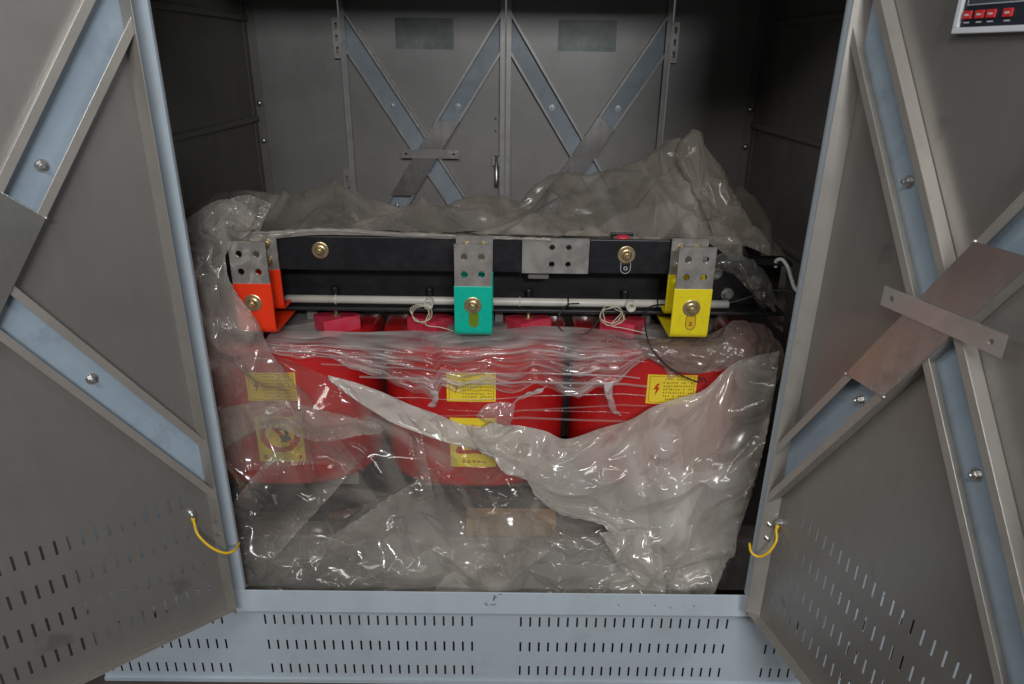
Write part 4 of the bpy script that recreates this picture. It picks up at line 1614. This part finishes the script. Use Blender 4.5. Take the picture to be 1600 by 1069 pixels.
mk = mk + bands(P, [(1000, 655, 1020, 900, 30, .12), (1100, 620, 1060, 900, 24, .10)], 9, 12, (800, 680, 1180, 920), 0.08)
front.grid(P, mk)
# tongue of the torn edge
tt = [(938, 832), (975, 828), (1010, 826)]
tb = [(968, 888), (1000, 908), (1036, 920)]
ctrl = rows_between(tt, tb, np.linspace(0, 1, 4), 0.075, 0.045, None, 0.01)
P = settle(ctrl, 24, 20, 0.03, 31, (), (1, 0.7, 0.6, 0.6), up=3, bend=2.0)
front.grid(P, 0.42)
# flap at the left hanging in front of the red terminal
ctrl = [[(280, 352, 0.20), (312, 328, 0.22), (345, 312, 0.26), (378, 318, 0.28), (408, 350, 0.30)],
        [(288, 400, 0.13), (310, 385, 0.14), (328, 378, 0.16), (342, 386, 0.17), (352, 398, 0.18)],
        [(296, 450, 0.11), (316, 440, 0.12), (336, 436, 0.14), (350, 440, 0.15), (364, 448, 0.16)],
        [(305, 515, 0.10), (330, 505, 0.11), (358, 500, 0.13), (380, 500, 0.14), (402, 502, 0.15)],
        [(314, 570, 0.10), (346, 562, 0.11), (378, 560, 0.13), (405, 560, 0.14), (430, 560, 0.155)],
        [(326, 640, 0.10), (368, 632, 0.11), (412, 626, 0.13), (452, 628, 0.14), (500, 645, 0.16)],
        [(345, 740, 0.10), (392, 735, 0.11), (440, 730, 0.12), (500, 725, 0.13), (570, 735, 0.15)]]
P = settle(ctrl, 64, 44, 0.045, 15, [(340, 420)], (1, 0.6, 1, 0.7), bend=2.0)
px, py = pixels(P)
mk = 0.40 - 0.30 * np.clip((py - 540) / 90, 0, 1)
mk = mk + bands(P, [(345, 330, 400, 540, 18, .2), (310, 380, 345, 560, 10, .15)], 3, 8, (300, 340, 460, 720), 0.06)
front.grid(P, mk)
# crumpled ribbon above the red terminal
ctrl = [[(318, 345, .26), (345, 318, .28), (385, 305, .32), (425, 318, .34)], [(322, 360, .22), (350, 335, .23), (388, 330, .26), (412, 345, .29)], [(340, 372, .22), (358, 360, .23), (385, 355, .26), (405, 364, .28)]]
P = settle(ctrl, 24, 36, 0.14, 37, (), (0.6, 0.6, 1, 1), up=3)
front.grid(P, 0.36)
front.build('plastic_sheet', 'film_sheet', 'torn translucent plastic sheet hanging in front of the red coils', 'plastic sheet', 'plastic sheets')

# --- dusty sheet heaped over the top and back of the transformer
rear = Film()
xs0 = [(285, 372, .30), (340, 364, .30), (400, 363, .31), (470, 364, .32), (560, 360, .32), (640, 361, .32), (700, 363, .32), (780, 366, .32), (860, 368, .32), (940, 369, .32), (1010, 370, .32), (1070, 372, .32), (1120, 388, .34), (1170, 440, .36), (1222, 520, .36)]
xs1 = [(285, 352, .42), (335, 340, .42), (400, 345, .42), (470, 348, .42), (560, 342, .42), (640, 345, .42), (700, 345, .42), (780, 346, .42), (860, 342, .42), (940, 336, .42), (1010, 332, .42), (1070, 335, .43), (1120, 350, .44), (1170, 395, .46), (1226, 480, .46)]
xs2 = [(284, 345, .60), (330, 316, .60), (400, 318, .60), (470, 315, .60), (530, 306, .60), (620, 322, .60), (700, 322, .60), (780, 320, .60), (860, 305, .60), (940, 296, .60), (1010, 285, .60), (1070, 258, .60), (1120, 285, .60), (1170, 345, .60), (1228, 440, .60)]
xs3 = [(284, 342, .80), (330, 307, .80), (400, 300, .80), (465, 296, .80), (520, 280, .80), (600, 311, .80), (700, 300, .80), (780, 290, .80), (860, 271, .80), (940, 262, .80), (1010, 246, .80), (1076, 205, .80), (1120, 240, .80), (1165, 300, .80), (1226, 400, .80)]
xs4 = [(x, y + 70, .98) for x, y, _ in xs3]
ridge = [(339, 298), (445, 293), (522, 275), (660, 300), (889, 256), (960, 262), (1010, 246), (1078, 205), (1108, 240), (1150, 285), (1195, 350), (505, 318), (611, 344), (836, 341), (942, 291), (1028, 283), (1075, 256), (1121, 340), (1160, 360)]
P = settle([xs0, xs1, xs2, xs3, xs4], 48, 144, 0.065, 21, ridge, (1, 1, 1, 0.8), gravity=0.7, wob=0.014, bend=0.35, frames=22)
PH = P
px, py = pixels(P)
mk = np.full(P.shape[:2], 0.30) - 0.08 * np.clip((px - 1000) / 120, 0, 1) - 0.10 * np.clip((430 - px) / 60, 0, 1)
mk = mk + bands(P, [(1076, 210, 1100, 370, 14, .15), (1090, 250, 1180, 420, 10, .15)], 13, 30, (320, 260, 1200, 380), 0.13)
rear.grid(P, mk)
# loose second fold over the heap
ctrl = rows_between([(1068, 248), (1082, 202), (1110, 240)], [(1120, 380), (1165, 385), (1205, 400)], np.linspace(0, 1, 4), 0.74, 0.36, None, 0.02)
rear.grid(settle(ctrl, 30, 30, 0.05, 91, (), (1, 0.6, 0.7, 0.7), gravity=0.4, bend=2.0), 0.36)
rear.build('plastic_sheet', 'film_dusty', 'dusty grey plastic sheet heaped over the transformer top behind the black bar', 'plastic sheet', 'plastic sheets')

# pale rolled edge of the sheet lying on the bar
edge = Film()
C = [[(372, 361, .285), (430, 362, .287), (500, 357, .288), (600, 361, .29), (700, 366, .29), (800, 370, .29), (860, 372, .29)],
     [(376, 366, .278), (430, 367, .280), (500, 361, .283), (600, 365, .285), (700, 369, .286), (800, 373, .287), (860, 374, .288)],
     [(380, 371, .284), (430, 372, .284), (500, 367, .286), (600, 369, .288), (700, 373, .289), (800, 375, .29), (860, 376, .29)]]
P = crumpled(C, 15, 150, 0.03, 30, 0.003, 40, 0.05, noise=0.002)
edge.grid(P, 0.5)
edge.build('film_strip', 'film_sheet', 'pale rolled strip of film lying along the top of the black bar', 'film strip')

# --- stretch film wound round the coil tops
rng = np.random.default_rng(5)


def wrap_y(x):
    """front of the tight film: touches the coils, spans the gaps"""
    y = np.full_like(x, 9.0)
    for cx in CXS:
        t = np.clip((x - cx) / (RX + 0.006), -1, 1)
        y = np.minimum(y, CY - (RY + 0.006) * np.maximum(1 - np.abs(t) ** SE, 0) ** (1 / SE))
    return y


nx, nz = 420, 64
xs = np.linspace(-0.60, 0.62, nx)
yw = wrap_y(xs)
bridge = np.where((xs > CXS[0] - 0.05) & (xs < CXS[2] + 0.05), np.minimum(yw, 0.232 + 0.02 * np.abs(np.sin((xs - CXS[1]) * math.pi / 0.542))), yw)
film_y = np.minimum(yw, bridge)
lower_px = [(420, 548), (470, 556), (520, 560), (560, 575), (620, 602), (660, 618), (678, 632), (690, 606), (720, 612), (760, 602), (800, 612), (840, 600), (880, 612), (905, 622), (935, 606),
            (965, 602), (985, 575), (1010, 562), (1030, 568), (1045, 590), (1060, 580), (1110, 578), (1140, 570), (1180, 560), (1230, 560)]
V = np.zeros((nz, nx, 3))
for i, x in enumerate(xs):
    V[:, i, 0] = x
    V[:, i, 1] = film_y[i]
ztop = 0.610 + 0.012 * np.sin(xs * 7 + 1)
zz = np.zeros(nx)
for i, x in enumerate(xs):
    px_, py_0 = proj(np.array([x, film_y[i], 0.5]))
    yl = np.interp(px_, [a for a, b in lower_px], [b for a, b in lower_px])
    yl += 2.0 * math.sin(x * 45) + 1.2 * math.sin(x * 110 + 1)
    zz[i] = at(px_, yl, film_y[i])[2]
s = np.linspace(0, 1, nz)[:, None]
V[:, :, 2] = ztop * (1 - s) + zz * s
# top edge leans back over the coil ends
V[:, :, 1] += 0.075 * np.clip(1 - s / 0.22, 0, 1) ** 1.5
rz = rng.standard_normal((nz * 2, 1))
W1 = rng.standard_normal((nz, nx))
for _ in range(60):
    W1 = (W1 + np.roll(W1, 1, 1) + np.roll(W1, -1, 1)) / 3
W1 = smooth2(W1, 1)
W1 /= W1.std()
W2 = rng.standard_normal((nz, nx))
for _ in range(250):
    W2 = (W2 + np.roll(W2, 1, 1) + np.roll(W2, -1, 1)) / 3
W2 = smooth2(W2, 3)
W2 /= W2.std()
V[:, :, 1] -= 0.004 + 0.0009 * W1 + 0.0030 * W2
mk = np.clip(0.30 + 0.10 * W2 + 0.13 * W1 - 0.10 * s, 0.03, 0.85)
mk = mk + 0.25 * np.clip(1 - s / 0.35, 0, 1)
px_all, py_all = proj(V.reshape(-1, 3))
stretch_film = Film()
stretch_film.grid(V, mk)
# dangling tatters
def tatter(rows, nv, nu, seed, milk=0.5, amp=0.006):
    P_ = crumpled(rows, nv, nu, 0.06, seed, amp, 30, 0.03, noise=0.003, q=3, soft=1)
    stretch_film.grid(P_, milk)


tatter([[(760, 632, .222), (785, 628, .222), (805, 632, .222)], [(748, 645, .212), (775, 646, .208), (802, 646, .214)], [(745, 652, .214), (774, 656, .206), (800, 655, .214)], [(765, 662, .216), (780, 670, .210), (795, 668, .216)]], 36, 36, 51, 0.42)
tatter([[(798, 633, .222), (805, 626, .221), (812, 620, .221)], [(820, 622, .220), (826, 616, .220), (832, 612, .220)], [(845, 612, .222), (850, 607, .222), (855, 604, .222)]], 24, 12, 52, 0.45, 0.002)
tatter([[(944, 600, .222), (950, 600, .220), (957, 598, .222)], [(947, 620, .218), (953, 622, .215), (958, 618, .218)], [(955, 640, .218), (960, 641, .215), (963, 638, .218)], [(968, 651, .220), (970, 651, .219), (972, 650, .220)]], 36, 12, 53, 0.55, 0.002)
tatter([[(672, 612, .222), (678, 610, .220), (684, 612, .222)], [(676, 624, .218), (680, 626, .216), (683, 625, .218)], [(668, 634, .220), (675, 636, .218), (681, 633, .220)]], 20, 9, 55, 0.55, 0.002)
# stretched threads across the red coils
for k, (x0, y0, x1, y1) in enumerate(((470, 560, 1010, 566), (500, 572, 1000, 592), (560, 592, 1012, 604), (600, 625, 1015, 618), (640, 652, 1010, 634), (800, 655, 1000, 662), (700, 640, 985, 648), (450, 548, 640, 575))):
    a, b = at(x0, y0, 0.222), at(x1, y1, 0.222)
    t = np.linspace(0, 1, 60)
    X = a[0] + (b[0] - a[0]) * t
    Z = a[2] + (b[2] - a[2]) * t - 0.002 * np.sin(math.pi * t)
    Yb = np.minimum(wrap_y(X), 0.24) - 0.006
    hgt = 0.0012 + 0.0009 * ((k * 7) % 3)
    G = np.zeros((3, 60, 3))
    for j, dz in enumerate((-hgt, 0, hgt)):
        G[j, :, 0], G[j, :, 1], G[j, :, 2] = X, Yb - (0.0010 if j == 1 else 0), Z + dz
    stretch_film.grid(G, 0.30 + 0.1 * (k % 2))
stretch_film.build('stretch_film', 'film_stretch', 'clear stretch film wound tightly round the tops of the red coils', 'stretch film')

# --- brown dusty film bunched over the top of the right coil
bag = Film()
C = [[(1000, 530, .27), (1050, 528, .27), (1105, 522, .28), (1150, 503, .30), (1190, 508, .30), (1212, 530, .30), (1228, 560, .28)],
     [(1002, 540, .225), (1050, 540, .22), (1105, 538, .22), (1150, 525, .23), (1185, 528, .235), (1208, 545, .24), (1226, 568, .23)],
     [(1010, 556, .212), (1055, 560, .205), (1105, 560, .20), (1145, 552, .20), (1180, 552, .205), (1200, 562, .21), (1222, 580, .20)],
     [(1040, 575, .215), (1070, 582, .208), (1105, 582, .20), (1135, 574, .195), (1160, 575, .195), (1185, 585, .20), (1212, 600, .20)]]
P = crumpled(C, 66, 132, 0.06, 41, 0.010, 70, 0.07, noise=0.005, q=5)
bag.grid(P, 0.58)
bag.build('crumpled_film', 'film_brown', 'brown dusty crumpled film bunched beside the yellow terminal foot', 'plastic film')

clump = Film()
C = [[(1112, 402, .30), (1130, 398, .31), (1155, 402, .32), (1178, 412, .32), (1200, 432, .32), (1212, 462, .32), (1212, 485, .32)],
     [(1114, 412, .28), (1134, 410, .28), (1155, 415, .28), (1175, 428, .28), (1192, 446, .28), (1204, 468, .29), (1210, 487, .31)],
     [(1114, 420, .30), (1135, 424, .30), (1152, 435, .30), (1168, 450, .30), (1184, 465, .30), (1198, 478, .31), (1209, 489, .32)]]
P = crumpled(C, 48, 120, 0.08, 61, 0.012, 80, 0.05, noise=0.005, q=4, soft=1)
clump.grid(P, 0.14)
clump.build('crumpled_film', 'film_clear', 'clear crumpled film hanging on the black clamp end at right', 'plastic film')

# scraps lying behind the sill
scrap = Film()
C = [[(690, 905, .10), (720, 870, .11), (760, 862, .12), (810, 880, .11)], [(680, 922, .06), (720, 895, .07), (760, 890, .07), (815, 905, .07)], [(690, 935, .05), (730, 930, .05), (770, 930, .05), (810, 930, .05)]]
P = crumpled(C, 36, 60, 0.07, 71, 0.010, 40, 0.06)
scrap.grid(P, 0.35)
scrap.build('plastic_scrap', 'film_sheet', 'crumpled plastic end lying behind the sill left of the pen marks', 'plastic scrap')
scrap = Film()
C = [[(960, 900, .10), (1000, 885, .11), (1040, 890, .11), (1085, 905, .10)], [(955, 918, .06), (1000, 905, .07), (1040, 908, .07), (1080, 918, .07)], [(960, 935, .05), (1000, 932, .05), (1040, 932, .05), (1080, 935, .05)]]
P = crumpled(C, 30, 60, 0.07, 72, 0.010, 40, 0.06)
scrap.grid(P, 0.4)
scrap.build('plastic_scrap', 'film_sheet', 'crumpled plastic end lying behind the sill toward the right post', 'plastic scrap')
